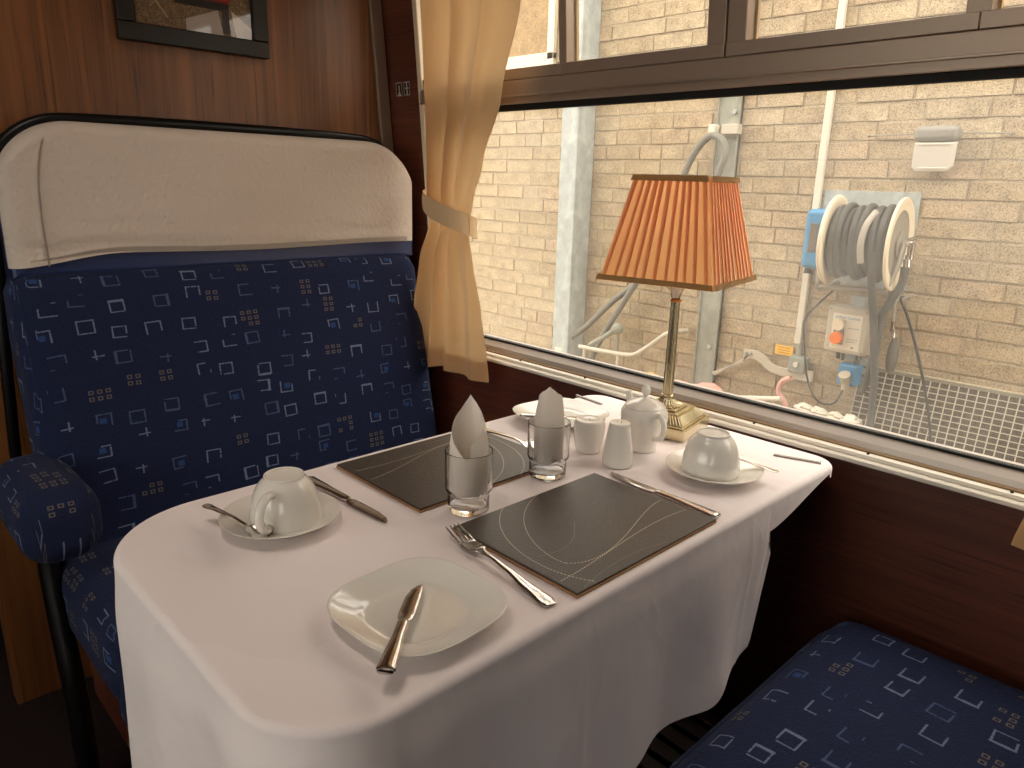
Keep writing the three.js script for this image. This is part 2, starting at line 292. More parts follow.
// ------------------------------------------------------------------ outside: brick wall, ground, ledge
const ZW = -2.0;
{
  const wall = struct('wall_outside', 'sandy brick wall across from the coach window', 'wall');
  const X0 = -6.0, X1 = 5.4, H = 2.31, ch = 0.075, bl = 0.225, y0 = 0.03;
  part('mortar', span(X0, X1, -1, H, ZW - 0.22, ZW - 0.004), M.mortar, wall, 'recessed mortar');
  const r = rng(5), list = [];
  for (let j = 0; y0 + j * ch < H - 0.04; j++) {
    let x = X0 + (j % 2) * bl / 2 - bl * 0.5 + (r() - 0.5) * 0.04;
    while (x < X1) { const L = r() < 0.12 ? bl * 1.5 : r() < 0.08 ? bl * 0.6 : bl; list.push([x, y0 + j * ch, L, r()]); x += L; }
  }
  const v = V(0, 0, 0);
  for (const b of list) { v.set(b[0] + b[2] / 2, b[1] + ch / 2, ZW); const d = v.distanceTo(camera.position); v.project(camera); const px = (v.x + 1) * 512, py = (1 - v.y) * 384; b.push(px > 488 && px < 1060 && py > -12 && py < 440 ? d : 99 + d); }
  list.sort((a, b) => a[4] - b[4]);
  const cache = new Map(), geo = (L, k) => { const key = L.toFixed(3) + k; if (!cache.has(key)) cache.set(key, worldUV(at(new RoundedBoxGeometry(L - 0.005, ch - 0.008, 0.05, 1, 0.0035), k * 0.31, k * 0.17, 0)).translate(-k * 0.31, -k * 0.17, 0)); return cache.get(key); };
  const rest = [];
  list.forEach(([x, y, L, q], i) => {
    const k = Math.floor(q * 997) % 5, dz = (q - 0.5) * 0.006, g = geo(L, k);
    if (i < 300) { const m = part('brick', g, M.brick[Math.floor(q * 6)], wall); m.position.set(x + L / 2, y + ch / 2, ZW - 0.025 + dz); m.rotation.z = (q * 7 % 1 - 0.5) * 0.008; } else rest.push(g.clone().translate(x + L / 2, y + ch / 2, ZW - 0.025 + dz));
  });
  const rm = part('brickwork', join(rest), M.brick[0], wall, 'the rest of the brickwork'); rm.userData.kind = 'stuff';
  structMesh('ground_outside', join([span(-6, 5.4, -1, 0.1, ZW, -0.75)]), M.concrete, 'concrete ledge below the brick wall', 'ground');
  structMesh('ground_far', span(-30, 30, -1.1, -1, -30, 30), M.darkGround, 'gravel ground under the coach', 'ground');
  structMesh('wall_plinth', rspan(0.62, 5.4, 0.1, 0.456, ZW, ZW + 0.035, 0.01), M.concrete, 'low concrete plinth at the foot of the brick wall', 'wall');
}

// ------------------------------------------------------------------ benches
// padded slab: rounded block from (x0,y0,z0) to (x1,y1,z1), fine enough to crown and shear
function pad(x0, x1, y0, y1, z0, z1, r, crown = 0, axis = 'y', shear = 0, uvRot = 0) {
  const w = x1 - x0, h = y1 - y0, d = z1 - z0;
  let g = new THREE.BoxGeometry(w, h, d, 24, 16, 32);
  const p = g.attributes.position, q = V(0, 0, 0), c = V(0, 0, 0);
  for (let i = 0; i < p.count; i++) {
    q.fromBufferAttribute(p, i);
    c.set(clamp(q.x, -w / 2 + r, w / 2 - r), clamp(q.y, -h / 2 + r, h / 2 - r), clamp(q.z, -d / 2 + r, d / 2 - r));
    const n = q.clone().sub(c); if (n.lengthSq() > 0) { const L = n.length(); if (L > r || true) n.setLength(Math.min(L, r) === L && (Math.abs(q.x) < w / 2 - 1e-6 && Math.abs(q.y) < h / 2 - 1e-6 && Math.abs(q.z) < d / 2 - 1e-6) ? L : r); q.copy(c).add(n); }
    const fx = 1 - Math.pow(Math.abs(2 * q.x / w), 2.5), fy = 1 - Math.pow(Math.abs(2 * q.y / h), 2.5), fz = 1 - Math.pow(Math.abs(2 * q.z / d), 4);
    if (axis === 'y' && q.y > 0) q.y += crown * Math.max(0, fx) * Math.max(0, fz);
    if (axis === 'x' && q.x > 0) q.x += crown * Math.max(0, fy) * Math.max(0, fz);
    q.x += shear * q.y;
    p.setXYZ(i, q.x, q.y, q.z);
  }
  g.deleteAttribute('normal'); g.deleteAttribute('uv'); g = mergeVertices(g, 1e-5); g.computeVertexNormals();
  g.translate((x0 + x1) / 2, (y0 + y1) / 2, (z0 + z1) / 2);
  const n = g.attributes.normal, uv = new Float32Array(p.count * 2), P = g.attributes.position;
  const out = new Float32Array(P.count * 2);
  for (let i = 0; i < P.count; i++) { const x = P.getX(i), y = P.getY(i), z = P.getZ(i); const sz = Math.sign(z - (z0 + z1) / 2) * smooth(0.3, 0.8, Math.abs(n.getZ(i))); out[i * 2] = axis === 'y' ? z + sz * (y1 - y) : z + sz * (x1 - x); out[i * 2 + 1] = axis === 'y' ? x - (1 - Math.abs(sz)) * (y - y1) * 0.9 : y - (1 - Math.abs(sz)) * (x - x1) * 0.9; }
  g.setAttribute('uv', new THREE.BufferAttribute(out, 2));
  return g;
}
function headOutline(z0, z1, y0, y1, R) { return (z) => { const d = Math.min(z - z0, z1 - z); if (d >= R) return y1; const e = R - Math.max(0, d); return y1 - R + Math.sqrt(Math.max(0, R * R - e * e)); }; }
function bench(label, headless) {
  const t = thing('bench_seat', label, 'seat', [0, 0, 0]);
  part('seat_back', pad(0.06, 0.205, 0.41, 0.985, 0.075, 1.012, 0.04, 0.012, 'x', -0.22), M.moquette, t);
  const cushion = part('seat_cushion', pad(0.14, 0.6, 0.30, 0.462, 0.04, 1.03, 0.05, 0.012, 'y'), M.moquette, t);
  part('front_roll', pad(0.52, 0.62, 0.25, 0.436, 0.045, 1.02, 0.045, 0, 'y'), M.moquette, cushion);
  // headrest: vinyl block with rounded shoulders
  const z0 = 0.07, z1 = 1.0, y0 = 0.975, y1 = 1.262, R = 0.135;
  const s = new THREE.Shape(); s.moveTo(z0, y0); s.lineTo(z0, y1 - R); s.absarc(z0 + R, y1 - R, R, Math.PI, Math.PI / 2, true); s.lineTo(z1 - R, y1); s.absarc(z1 - R, y1 - R, R, Math.PI / 2, 0, true); s.lineTo(z1, y0); s.closePath();
  // shape lies in (z, y); swing it so that its depth runs along x
  let hg = extr(s, 0.07, 0.012, 3, 20); at(hg, 0, 0, 0, 0, -Math.PI / 2, 0); hg.applyMatrix4(new THREE.Matrix4().set(-1, 0, 0, 0, 0, 1, 0, 0, 0, 0, 1, 0, 0, 0, 0, 1)); hg = plain(hg); { const i = hg, p = i.attributes.position, nn = i.attributes.normal; for (let k = 0; k < p.count; k += 3) for (const A of [p, nn]) { const a = [A.getX(k), A.getY(k), A.getZ(k)]; A.setXYZ(k, A.getX(k + 1), A.getY(k + 1), A.getZ(k + 1)); A.setXYZ(k + 1, ...a); } } 
  part('headrest', hg.translate(0.035, 0, 0), M.vinyl, t, 'dark blue vinyl headrest');
  // black tube round the headrest and down both sides
  const pts = []; const o = 0.012;
  pts.push([0.03, 0.5, z1 + 0.02 + o], [0.05, 0.8, z1 + 0.01 + o], [0.06, 1.0, z1 + o], [0.06, y1 - R, z1 + o]);
  for (let k = 1; k <= 6; k++) { const a = k / 6 * Math.PI / 2; pts.push([0.06, y1 - R + Math.sin(a) * (R + o), z1 - R + Math.cos(a) * (R + o)]); }
  for (let k = 0; k <= 6; k++) { const a = Math.PI / 2 + k / 6 * Math.PI / 2; pts.push([0.06, y1 - R + Math.sin(a) * (R + o), z0 + R + Math.cos(a) * (R + o)]); }
  pts.push([0.06, 1.0, z0 - o], [0.05, 0.8, z0 - 0.01 - o]);
  part('frame_tube', tube(pts, 0.011, 120, 10), M.blackMetal, t, 'black tubular frame');
  // plinth
  part('plinth', span(0.05, 0.52, 0.0, 0.3, 0.09, 0.95), M.darkVeneer, t);
  // armrest on the aisle side with its curved steel support
  const arm = part('armrest', pad(0.13, 0.415, 0.51, 0.645, 0.965, 1.095, 0.05, 0.006, 'y'), M.moquette, t);
  part('arm_support', join([tube([[0.255, 0.53, 1.035], [0.27, 0.45, 1.038], [0.3, 0.35, 1.04], [0.335, 0.24, 1.04], [0.35, 0.12, 1.04], [0.355, 0.01, 1.04]], 0.02, 40, 10)]), M.blackMetal, arm, 'black curved steel support');
  return t;
}
const benchA = bench('blue patterned bench seat under the white headrest cover, against the wood bulkhead');
benchA.position.x = 0.02;
const benchB = benchA.clone(); benchB.name = numbered('bench_seat'); scene.add(benchB);
benchB.rotation.y = Math.PI; benchB.position.set(1.96, 0, 1.064);
benchB.userData = { label: 'blue patterned bench cushion beside the side wall, facing the table from the other side', category: 'seat' };
benchB.remove(benchB.children.find((c) => c.name === 'armrest'));

// antimacassar on the bench by the bulkhead
{
  const z0 = 0.066, z1 = 1.004, y1 = 1.268, R = 0.138, top = headOutline(z0, z1, 0, y1, R), xf = 0.144, rr = 0.03;
  const n = (u, v, f) => fbm(((u % 1) + 1) % 1, ((v % 1) + 1) % 1, f, f, 3, 19) - 0.5;
  const g = grid(110, 46, (u, v) => {
    const back = v > 0.9, vv = Math.min(1, v / 0.9), zz = lerp(z0, z1, 0.5 - 0.5 * Math.cos(Math.PI * lerp(0.02, 0.98, u))), hem = 1.016 - 0.022 * smooth(0.8, 1.0, zz) + 0.003 * Math.sin(zz * 9), ty = top(clamp(zz, z0 + 0.0005, z1 - 0.0005));
    const y = lerp(hem, Math.max(hem + 0.004, ty), vv);
    const dz = Math.min(zz - z0, z1 - zz), dy = Math.max(0, ty - y), d = Math.min(Math.max(0, dz), dy), e = d < rr ? rr - Math.sqrt(Math.max(0, rr * rr - (rr - d) * (rr - d))) : 0;
    let x = xf - e + 0.004 * n(zz * 0.8, y * 2, 4) * smooth(0, 0.05, d) + 0.0016 * Math.sin(y * 130 + 4 * n(zz * 0.7, y, 3) * 3) * smooth(1.12, 1.02, y) * smooth(0, 0.05, dz);
    if (back) x = xf - rr - (v - 0.9) / 0.1 * 0.06;
    return [x, y, zz, zz, y];
  });
  const a = new THREE.Mesh(g, M.antimacassar); a.name = 'antimacassar'; a.userData = { label: 'white cotton cover draped over the bench headrest', category: 'headrest cover' }; scene.add(a);
  part('seam', tube([[0.1455, 0.998, 0.94], [0.1455, 1.1, 0.942], [0.1445, 1.18, 0.936], [0.1435, 1.225, 0.925], [0.134, 1.25, 0.912], [0.118, 1.262, 0.9]], 0.0016, 30, 5), M.antimacassar, a);
  part('hem', grid(80, 2, (u, v) => { const zz = lerp(0.1, 0.97, u); return [xf + 0.0012, 1.016 - 0.022 * smooth(0.8, 1.0, zz) + 0.003 * Math.sin(zz * 9) + v * 0.012, zz, zz, v]; }), M.antimacassar, a);
}

// ------------------------------------------------------------------ bulkhead: framed picture, small pictogram plates
{
  const p = thing('picture_frame', 'black framed photograph of a red locomotive hung on the wood bulkhead', 'picture', [0.0, 1.443, 0.566]);
  const w = 0.33, h = 0.25, b = 0.036;
  const bar = (x0, x1, y0, y1) => rspan(0, 0.022, y0, y1, x0, x1, 0.003);
  part('frame', join([bar(-w / 2, w / 2, 0, b), bar(-w / 2, w / 2, h - b, h), bar(-w / 2, -w / 2 + b, b, h - b), bar(w / 2 - b, w / 2, b, h - b)]), std(0x17130f, 0.4), p);
  const photo = canvasTex(512, 384, (g, W, H) => {
    const r = rng(8);
    g.fillStyle = 'rgb(150,148,140)'; g.fillRect(0, 0, W, H * 0.4);
    g.fillStyle = 'rgb(116,92,62)'; g.fillRect(0, H * 0.4, W, H);
    for (let i = 0; i < 5000; i++) { const y = H * (0.4 + 0.6 * r()); g.fillStyle = ['rgba(160,134,98,.6)', 'rgba(84,64,44,.6)', 'rgba(190,170,140,.4)', 'rgba(60,50,40,.5)'][Math.floor(r() * 4)]; g.fillRect(r() * W, y, 2 + r() * 5, 2 + r() * 3); }
    g.fillStyle = 'rgb(210,206,198)'; g.beginPath(); g.ellipse(120, 170, 60, 90, 0, 0, 7); g.fill();
    g.fillStyle = 'rgb(40,36,36)'; g.fillRect(160, 30, 260, 190);
    g.fillStyle = 'rgb(24,22,22)'; g.fillRect(170, 200, 240, 70); g.beginPath(); g.arc(290, 110, 78, 0, 7); g.fill();
    g.fillStyle = 'rgb(168,26,34)'; g.fillRect(225, 190, 190, 44); g.fillStyle = 'rgb(120,18,26)'; g.fillRect(225, 226, 190, 10);
    g.fillStyle = 'rgb(235,220,190)'; g.font = 'bold 34px serif'; g.fillText('501', 268, 224);
    g.strokeStyle = 'rgb(196,170,120)'; g.lineWidth = 4; g.beginPath(); g.moveTo(40, 200); g.lineTo(140, 340); g.stroke();
    g.fillStyle = 'rgb(176,166,156)'; g.beginPath(); g.moveTo(215, 330); g.lineTo(360, 270); g.lineTo(380, 384); g.lineTo(215, 384); g.fill();
    g.fillStyle = 'rgb(44,40,40)'; g.fillRect(376, 260, 34, 110);
    g.fillStyle = 'rgb(200,186,168)'; g.beginPath(); g.moveTo(420, 262); g.lineTo(512, 330); g.lineTo(512, 384); g.lineTo(440, 384); g.fill();
  });
  part('photograph', at(new THREE.PlaneGeometry(w - 2 * b, h - 2 * b), 0.008, h / 2, 0, 0, Math.PI / 2, 0), phy(0xffffff, 0.5, { map: photo }), p);
  part('cover_glass', at(new THREE.PlaneGeometry(w - 2 * b, h - 2 * b), 0.014, h / 2, 0, 0, Math.PI / 2, 0), phy(0xffffff, 0.02, { transmission: 1 }), p);
}
for (const [k, word] of [[0, 'two figure'], [1, 'H shaped']]) {
  const t = thing('sign_plate', k ? 'tiny black plate with an H shaped mark on the side wall by the curtain' : 'tiny black plate with a figure mark beside the bulkhead strip', 'sign', [0.058 + k * 0.034, SILL, 0], 0);
  t.rotation.x = TILT;
  const tex = canvasTex(64, 80, (g, w, h) => {
    g.fillStyle = 'rgb(12,10,10)'; g.fillRect(0, 0, w, h); g.strokeStyle = 'rgb(170,155,150)'; g.lineWidth = 6; g.strokeRect(4, 4, w - 8, h - 8); g.fillStyle = 'rgb(185,172,166)';
    if (k) { g.fillRect(26, 4, 12, 30); g.fillRect(14, 34, 36, 8); g.fillRect(26, 44, 14, 32); } else { g.beginPath(); g.arc(32, 24, 7, 0, 7); g.fill(); g.fillRect(26, 26, 12, 20); g.beginPath(); g.moveTo(32, 40); g.lineTo(48, 74); g.lineTo(16, 74); g.fill(); }
  });
  part('plate', rbox(0.029, 0.036, 0.002, 0.001, 0, 0.62, 0.001), std(0x0b0a0a, 0.5), t);
  part('mark', at(new THREE.PlaneGeometry(0.028, 0.035), 0, 0.62, 0.0026), std(0xffffff, 0.5, { map: tex }), t);
}

// ------------------------------------------------------------------ curtains
function curtain(mirror, label, tieLabel) {
  // stations: y, left x, right x
  const st = [[0.695, 0.15, 0.46], [0.75, 0.155, 0.452], [0.87, 0.18, 0.43], [0.98, 0.205, 0.402], [1.05, 0.225, 0.385], [1.09, 0.232, 0.388], [1.13, 0.236, 0.402], [1.22, 0.245, 0.445], [1.36, 0.25, 0.515], [1.55, 0.255, 0.585], [1.7, 0.255, 0.63]];
  const f = (y, k) => { for (let i = 0; i < st.length - 1; i++) if (y <= st[i + 1][0]) { const a = (y - st[i][0]) / (st[i + 1][0] - st[i][0]), s = a * a * (3 - 2 * a); return lerp(st[i][k], st[i + 1][k], lerp(a, s, 0.6)); } return st[st.length - 1][k]; };
  const MX = (x) => mirror ? 2 * 1.0295 - x : x;
  const g = grid(150, 60, (u, v) => {
    const y = lerp(0.695, 1.7, v), x0 = f(y, 1), x1 = f(y, 2), w = x1 - x0, gather = smooth(0.46, 0.2, w);
    const ph = u * 3.6 * 2 * Math.PI + 0.7 * Math.sin(y * 3.1) + 1.6 * u * Math.sin(y * 2.2 + 1);
    const fold = Math.sin(ph) + 0.35 * Math.sin(ph * 0.47 + 1.3) + 0.2 * Math.sin(ph * 1.9 + y * 4), amp = lerp(0.025, 0.017, gather) * (0.65 + 0.5 * Math.sin(u * 4.2 + 0.6));
    const tie = Math.exp(-Math.pow((y - 1.075) / 0.05, 2));
    const z = Math.max(0.03, tiltZ(y)) + 0.056 + fold * amp * (1 - 0.55 * tie) + 0.012 * Math.sin(Math.PI * u) * (1 - tie);
    const x = x0 + w * u + 0.006 * Math.cos(ph) * (1 - tie);
    return [MX(x), y - 0.012 * Math.sin(u * 9) * (1 - v) * 0.5, z, u * 0.9, y];
  });
  const c = new THREE.Mesh(g, M.curtain); c.name = numbered('curtain'); c.userData = { label, category: 'curtain', group: undefined }; delete c.userData.group; scene.add(c);
  // hem: a doubled strip of the same cloth at the foot
  const hem = grid(150, 3, (u, v) => { const y = lerp(0.693, 0.742, v), x0 = f(y, 1), x1 = f(y, 2), w = x1 - x0, gather = smooth(0.46, 0.2, w); const ph = u * 3.6 * 2 * Math.PI + 0.7 * Math.sin(y * 3.1) + 1.6 * u * Math.sin(y * 2.2 + 1), fold = Math.sin(ph) + 0.35 * Math.sin(ph * 0.47 + 1.3) + 0.2 * Math.sin(ph * 1.9 + y * 4), amp = lerp(0.025, 0.017, gather) * (0.65 + 0.5 * Math.sin(u * 4.2 + 0.6)); return [MX(x0 + w * u + 0.006 * Math.cos(ph)), y - 0.012 * Math.sin(u * 9) * (1 - (y - 0.695) / 1.005) * 0.5, Math.max(0.03, tiltZ(y)) + 0.0575 + fold * amp + 0.012 * Math.sin(Math.PI * u), u * 0.9, y]; });
  part('hem', hem, M.curtain, c);
  // tieback: a band from the hook on the wall round the gathered cloth
  const t = thing('curtain_tieback', tieLabel, 'tieback');
  const cx = 0.3, rx = 0.084, band = grid(80, 8, (u, v) => {
    const a = lerp(Math.PI * 1.06, -Math.PI * 0.4, u), yy = lerp(1.148, 1.06, smooth(-0.1, 0.95, u)) + (v - 0.5) * lerp(0.026, 0.05, smooth(0, 0.4, u));
    return [MX(cx + Math.cos(a) * rx), yy, 0.052 + tiltZ(1.09) + Math.sin(a) * 0.058 + 0.002 * Math.sin(v * Math.PI), u * 0.3, v * 0.06];
  });
  part('band', band, M.curtainBand, t);
  part('ring', at(new THREE.TorusGeometry(0.009, 0.0018, 8, 20), MX(0.2), 1.147, 0.06, 0, 0.6, 0), M.sillMetal, t);
  part('hook', tube([[MX(0.19), 1.15, 0.025], [MX(0.19), 1.152, 0.05], [MX(0.196), 1.14, 0.062], [MX(0.2), 1.155, 0.066]], 0.0022, 20, 6), M.sillMetal, t);
}
curtain(false, 'gold beige curtain tied back beside the wood bulkhead', 'beige band tying back the curtain beside the bulkhead');
curtain(true, 'gold beige curtain whose hem hangs above the bare bench cushion', 'beige band on the curtain above the bare bench cushion');

// ------------------------------------------------------------------ floor heater under the table
{
  const h = thing('heater_cover', 'low dark slatted heater cover on the floor along the side wall', 'heater', [0.98, 0, 0.02]);
  part('casing', rspan(-0.3, 0.4, 0, 0.12, 0, 0.3, 0.01), std(0x120c0a, 0.6), h);
  for (let i = 0; i < 6; i++) part('slat', rspan(-0.3, 0.4, 0.12, 0.134, 0.012 + i * 0.048, 0.046 + i * 0.048, 0.004), std(0x2a1a12, 0.5), h);
}

// ------------------------------------------------------------------ table and cloth
const TX0 = 0.775, TX1 = 1.328, TZ0 = 0.045, TZ1 = 1.078, TY = 0.73;
{
  const t = thing('dining_table', 'dining table under the white cloth, fixed to the coach side below the window', 'table', [1.055, 0, 0.55]);
  {
    const s = new THREE.Shape(), w = 0.264, z0 = -0.495, z1 = 0.515, r = 0.12; s.moveTo(-w, z0 + 0.05); s.absarc(-w + 0.05, z0 + 0.05, 0.05, Math.PI, Math.PI * 1.5); s.lineTo(w - 0.05, z0); s.absarc(w - 0.05, z0 + 0.05, 0.05, Math.PI * 1.5, Math.PI * 2); s.lineTo(w, z1 - r); s.absarc(w - r, z1 - r, r, 0, Math.PI / 2); s.lineTo(-w + r, z1); s.absarc(-w + r, z1 - r, r, Math.PI / 2, Math.PI); s.closePath();
    part('table_top', at(extr(s, 0.02, 0.003, 2, 16), 0, 0.723, 0, Math.PI / 2, 0, 0), M.darkVeneer, t);
  }
  part('leg', rspan(-0.03, 0.03, 0.0, 0.7, 0.36, 0.42, 0.008), M.blackMetal, t);
  part('bracket', rspan(-0.2, 0.2, 0.62, 0.7, -0.545, -0.52, 0.004), M.blackMetal, t);
  // plan outline, once round from the window end of the +x side, to the aisle end, the -x side and back along the wall
  const R = 0.1, R2 = 0.14, Rw = 0.045, seg = [];
  const arc = (cx, cz, r, a0, a1, n, tag) => { for (let i = 0; i < n; i++) { const a = lerp(a0, a1, i / n); seg.push([cx + Math.cos(a) * r, cz + Math.sin(a) * r, Math.cos(a), Math.sin(a), tag]); } };
  const line = (x0, z0, x1, z1, nx, nz, n, tag) => { for (let i = 0; i < n; i++) seg.push([lerp(x0, x1, i / n), lerp(z0, z1, i / n), nx, nz, tag]); };
  line(TX1, TZ0 + Rw, TX1, TZ1 - R, 1, 0, 190, 'right'); arc(TX1 - R, TZ1 - R, R, 0, Math.PI / 2, 40, 'corner'); line(TX1 - R, TZ1, TX0 + R2, TZ1, 0, 1, 80, 'aisle'); arc(TX0 + R2, TZ1 - R2, R2, Math.PI / 2, Math.PI, 40, 'corner2');
  line(TX0, TZ1 - R2, TX0, TZ0 + Rw, -1, 0, 150, 'left'); arc(TX0 + Rw, TZ0 + Rw, Rw, Math.PI, Math.PI * 1.5, 14, 'wall'); line(TX0 + Rw, TZ0, TX1 - Rw, TZ0, 0, -1, 50, 'wall'); arc(TX1 - Rw, TZ0 + Rw, Rw, Math.PI * 1.5, Math.PI * 2, 14, 'wall');
  const N = seg.length, P = [], UV = [], ID = [], cx = (TX0 + TX1) / 2, cz = (TZ0 + TZ1) / 2;
  const edge = 0.009, topR = [0, 0.12, 0.25, 0.4, 0.55, 0.7, 0.8, 0.88, 0.94, 0.975, 1], nTop = topR.length, nEdge = 5, nDrop = 46, rows = nTop + nEdge + nDrop;
  const nz = (a, b, f, s) => fbm(((a % 1) + 1) % 1, ((b % 1) + 1) % 1, f, f, 3, s) - 0.5;
  let arcLen = 0; const len = seg.map((q, i) => { const n = seg[(i + 1) % N]; const l = arcLen; arcLen += Math.hypot(n[0] - q[0], n[1] - q[1]); return l; });
  for (let j = 0; j <= rows; j++) for (let i = 0; i <= N; i++) {
    const [x, z, nx, nzz, tag] = seg[i % N], s = i === N ? arcLen : len[i];
    let X, Y, Z, u, v;
    if (j < nTop) {                                                 // top: shrink towards the middle line, not a point
      const f = topR[j] * 0.999 + 0.001, bx = lerp(cx, x - nx * edge, f), bz = lerp(cz, z - nzz * edge, f);
      X = bx; Z = bz; Y = TY; u = X; v = Z;
    } else if (j < nTop + nEdge) {
      const a = (j - nTop + 1) / nEdge * Math.PI / 2; X = x - nx * edge * (1 - Math.sin(a)); Z = z - nzz * edge * (1 - Math.sin(a)); Y = TY - edge * (1 - Math.cos(a)); u = x; v = z;
    } else {
      const q = (j - nTop - nEdge + 1) / (nDrop + 0), k = s * 1.0;
      let L, out = 0, slide = 0;
      if (tag === 'right') { L = z < 0.3 ? 0.004 + 0.045 * smooth(TZ0, 0.3, z) : lerp(0.049, 0.258 + 0.03 * smooth(0.3, 0.9, z), smooth(0.298, 0.306, z)); } else if (tag === 'corner' || tag === 'aisle' || tag === 'corner2') L = lerp(0.288, 0.5, smooth(1.0, 1.35, s)); else if (tag === 'left') L = 0.46; else L = 0.016;
      if (tag === 'left' && z < 0.3) L = lerp(0.02, 0.46, smooth(0.12, 0.3, z));
      const body = smooth(0.02, 0.35, L);
      const ease = smooth(0, 0.16, q);
      out = body * (0.005 * ease + (tag === 'right' ? 0.006 : 0.02) * q + q * (0.012 * Math.sin(s * 21 + 1.1) + 0.008 * Math.sin(s * 37 + 0.4 + q) + 0.02 * nz(s * 0.45, q * 0.5, 3, 8)));
      const cr = Math.min(Math.abs(s - 0.99), Math.abs(s - 1.52));   // flutes hang at the two aisle corners
      out += q * body * 0.045 * Math.exp(-Math.pow(cr / 0.055, 2)) - q * body * 0.022 * Math.exp(-Math.pow((cr - 0.11) / 0.04, 2));
      if (tag === 'right' && z > 0.296) {                           // the end by the wall turns back under the table along a slanting crease
        const zc = 0.32 + 0.13 * q; if (z < zc) { out -= 0.12 * (zc - z) * smooth(0.02, 0.3, L) * Math.min(1, q * 2.2); slide = -0.03 * q * smooth(0.42, 0.3, z); }
      }
      out += ease * body * 0.0035 * Math.exp(-Math.pow((s - 0.635) / 0.006, 2)) + ease * body * 0.0014 * Math.exp(-Math.pow((s - 0.26) / 0.004, 2)) + ease * body * 0.0045 * nz(s * 1.1, q * 0.35 + s * 0.6, 6, 27);
      X = x + nx * out; Z = z + nzz * out + slide; Y = TY - edge - q * (L - edge * 0.5) + (q === 1 ? 0.003 * Math.sin(s * 30) * body : 0); u = x + nx * L * q; v = z + nzz * L * q;
    }
    P.push(X, Y, Z); UV.push(u, v);
  }
  for (let j = 0; j < rows; j++) for (let i = 0; i < N; i++) { const a = j * (N + 1) + i, b = a + 1, c = a + N + 1, d = c + 1; ID.push(a, b, d, a, d, c); }
  const g = new THREE.BufferGeometry(); g.setAttribute('position', new THREE.Float32BufferAttribute(P, 3)); g.setAttribute('uv', new THREE.Float32BufferAttribute(UV, 2)); g.setIndex(ID); g.computeVertexNormals();
  { const n = g.attributes.normal; for (let j = 0; j <= rows; j++) { const a = j * (N + 1), b = a + N; const w = V(n.getX(a) + n.getX(b), n.getY(a) + n.getY(b), n.getZ(a) + n.getZ(b)).normalize(); n.setXYZ(a, w.x, w.y, w.z); n.setXYZ(b, w.x, w.y, w.z); } if (n.getY(N + 5) < 0) { ID.reverse(); g.setIndex(ID); for (let i = 0; i < n.count; i++) n.setXYZ(i, -n.getX(i), -n.getY(i), -n.getZ(i)); } }
  const c = new THREE.Mesh(g, M.linen); c.name = 'tablecloth'; c.userData = { label: 'white linen tablecloth draped over the dining table', category: 'tablecloth' }; scene.add(c);
}
const T = TY + 0.0008;
for (const [x, z, turn, end, label] of [[0.812, 0.108, 0.1, -1, 'thin steel cloth clip at the table corner between the square plate and the curtain'], [1.272, 0.1, -0.34, 1, 'thin steel cloth clip at the table corner past the saucer beside the lamp']]) {
  const c = thing('tablecloth_clip', label, 'clip', [x, T, z], -turn);
  part('top_arm', rbox(0.075, 0.0016, 0.007, 0.0007, 0, 0.0012, 0), std(0x9c978f, 0.35, { metalness: 0.8 }), c);
  part('spring_end', rbox(0.0016, 0.02, 0.009, 0.0007, end * 0.039, -0.007, 0), std(0x9c978f, 0.35, { metalness: 0.8 }), c);
}

// ------------------------------------------------------------------ place settings
const stitchTex = (flip) => canvasTex(1024, 768, (g, w, h) => {     // dark leather with curved stitching
  const r = rng(flip ? 4 : 3);
  g.fillStyle = 'rgb(66,58,51)'; g.fillRect(0, 0, w, h);
  for (let i = 0; i < 26000; i++) { const a = r(); g.fillStyle = a < 0.5 ? 'rgba(40,34,30,.35)' : 'rgba(92,82,72,.25)'; g.fillRect(r() * w, r() * h, 2 + r() * 4, 2 + r() * 3); }
  g.strokeStyle = 'rgb(206,194,172)'; g.lineWidth = 4.2; g.setLineDash([11, 6]);
  const c = (a) => { g.beginPath(); g.moveTo(a[0] * w, a[1] * h); g.bezierCurveTo(a[2] * w, a[3] * h, a[4] * w, a[5] * h, a[6] * w, a[7] * h); g.stroke(); };
  c([0.56, 0, 0.25, 0.12, 0.1, 0.55, 0.14, 0.75]); c([0.14, 0.75, 0.3, 0.98, 0.75, 0.6, 0.98, 0.6]);
  c([0.02, 0.86, 0.3, 0.86, 0.7, 0.72, 0.98, 0.8]); c([0.32, 0, 0.06, 0.2, -0.02, 0.7, 0.12, 0.98]);
  g.globalAlpha = 0.4; c([0.1, 0.6, 0.3, 0.7, 0.4, 0.5, 0.46, 0.44]); c([0.06, 0.98, 0.3, 0.9, 0.5, 0.92, 0.62, 0.98]); g.globalAlpha = 1;
});
const leatherBump = dataTex(256, 256, (u, v) => fbm(u, v, 60, 60, 3, 4), false, 3, 3);
function placemat(x, z, turn, label) {
  const m = thing('placemat', label, 'placemat', [x, T, z], turn, 'leather placemats on the tablecloth');
  part('backing', rbox(0.221, 0.003, 0.293, 0.001, 0, 0.0015, 0), std(0xa67c55, 0.8), m, 'tan hide edge');
  const tex = stitchTex(turn > 1); const top = rbox(0.219, 0.003, 0.291, 0.0012, 0, 0.0045, 0), p = top.attributes.position, uv = top.attributes.uv;
  for (let i = 0; i < p.count; i++) uv.setXY(i, clamp((p.getZ(i) + 0.1455) / 0.291) , clamp(1 - (p.getX(i) + 0.1095) / 0.219));
  for (let i = 0; i < p.count; i++) uv.setX(i, 1 - uv.getX(i));
  part('leather_top', top, phy(0xffffff, 0.42, { map: tex, bumpMap: leatherBump, bumpScale: 0.0006 }), m, 'dark brown leather face with cream stitching');
}
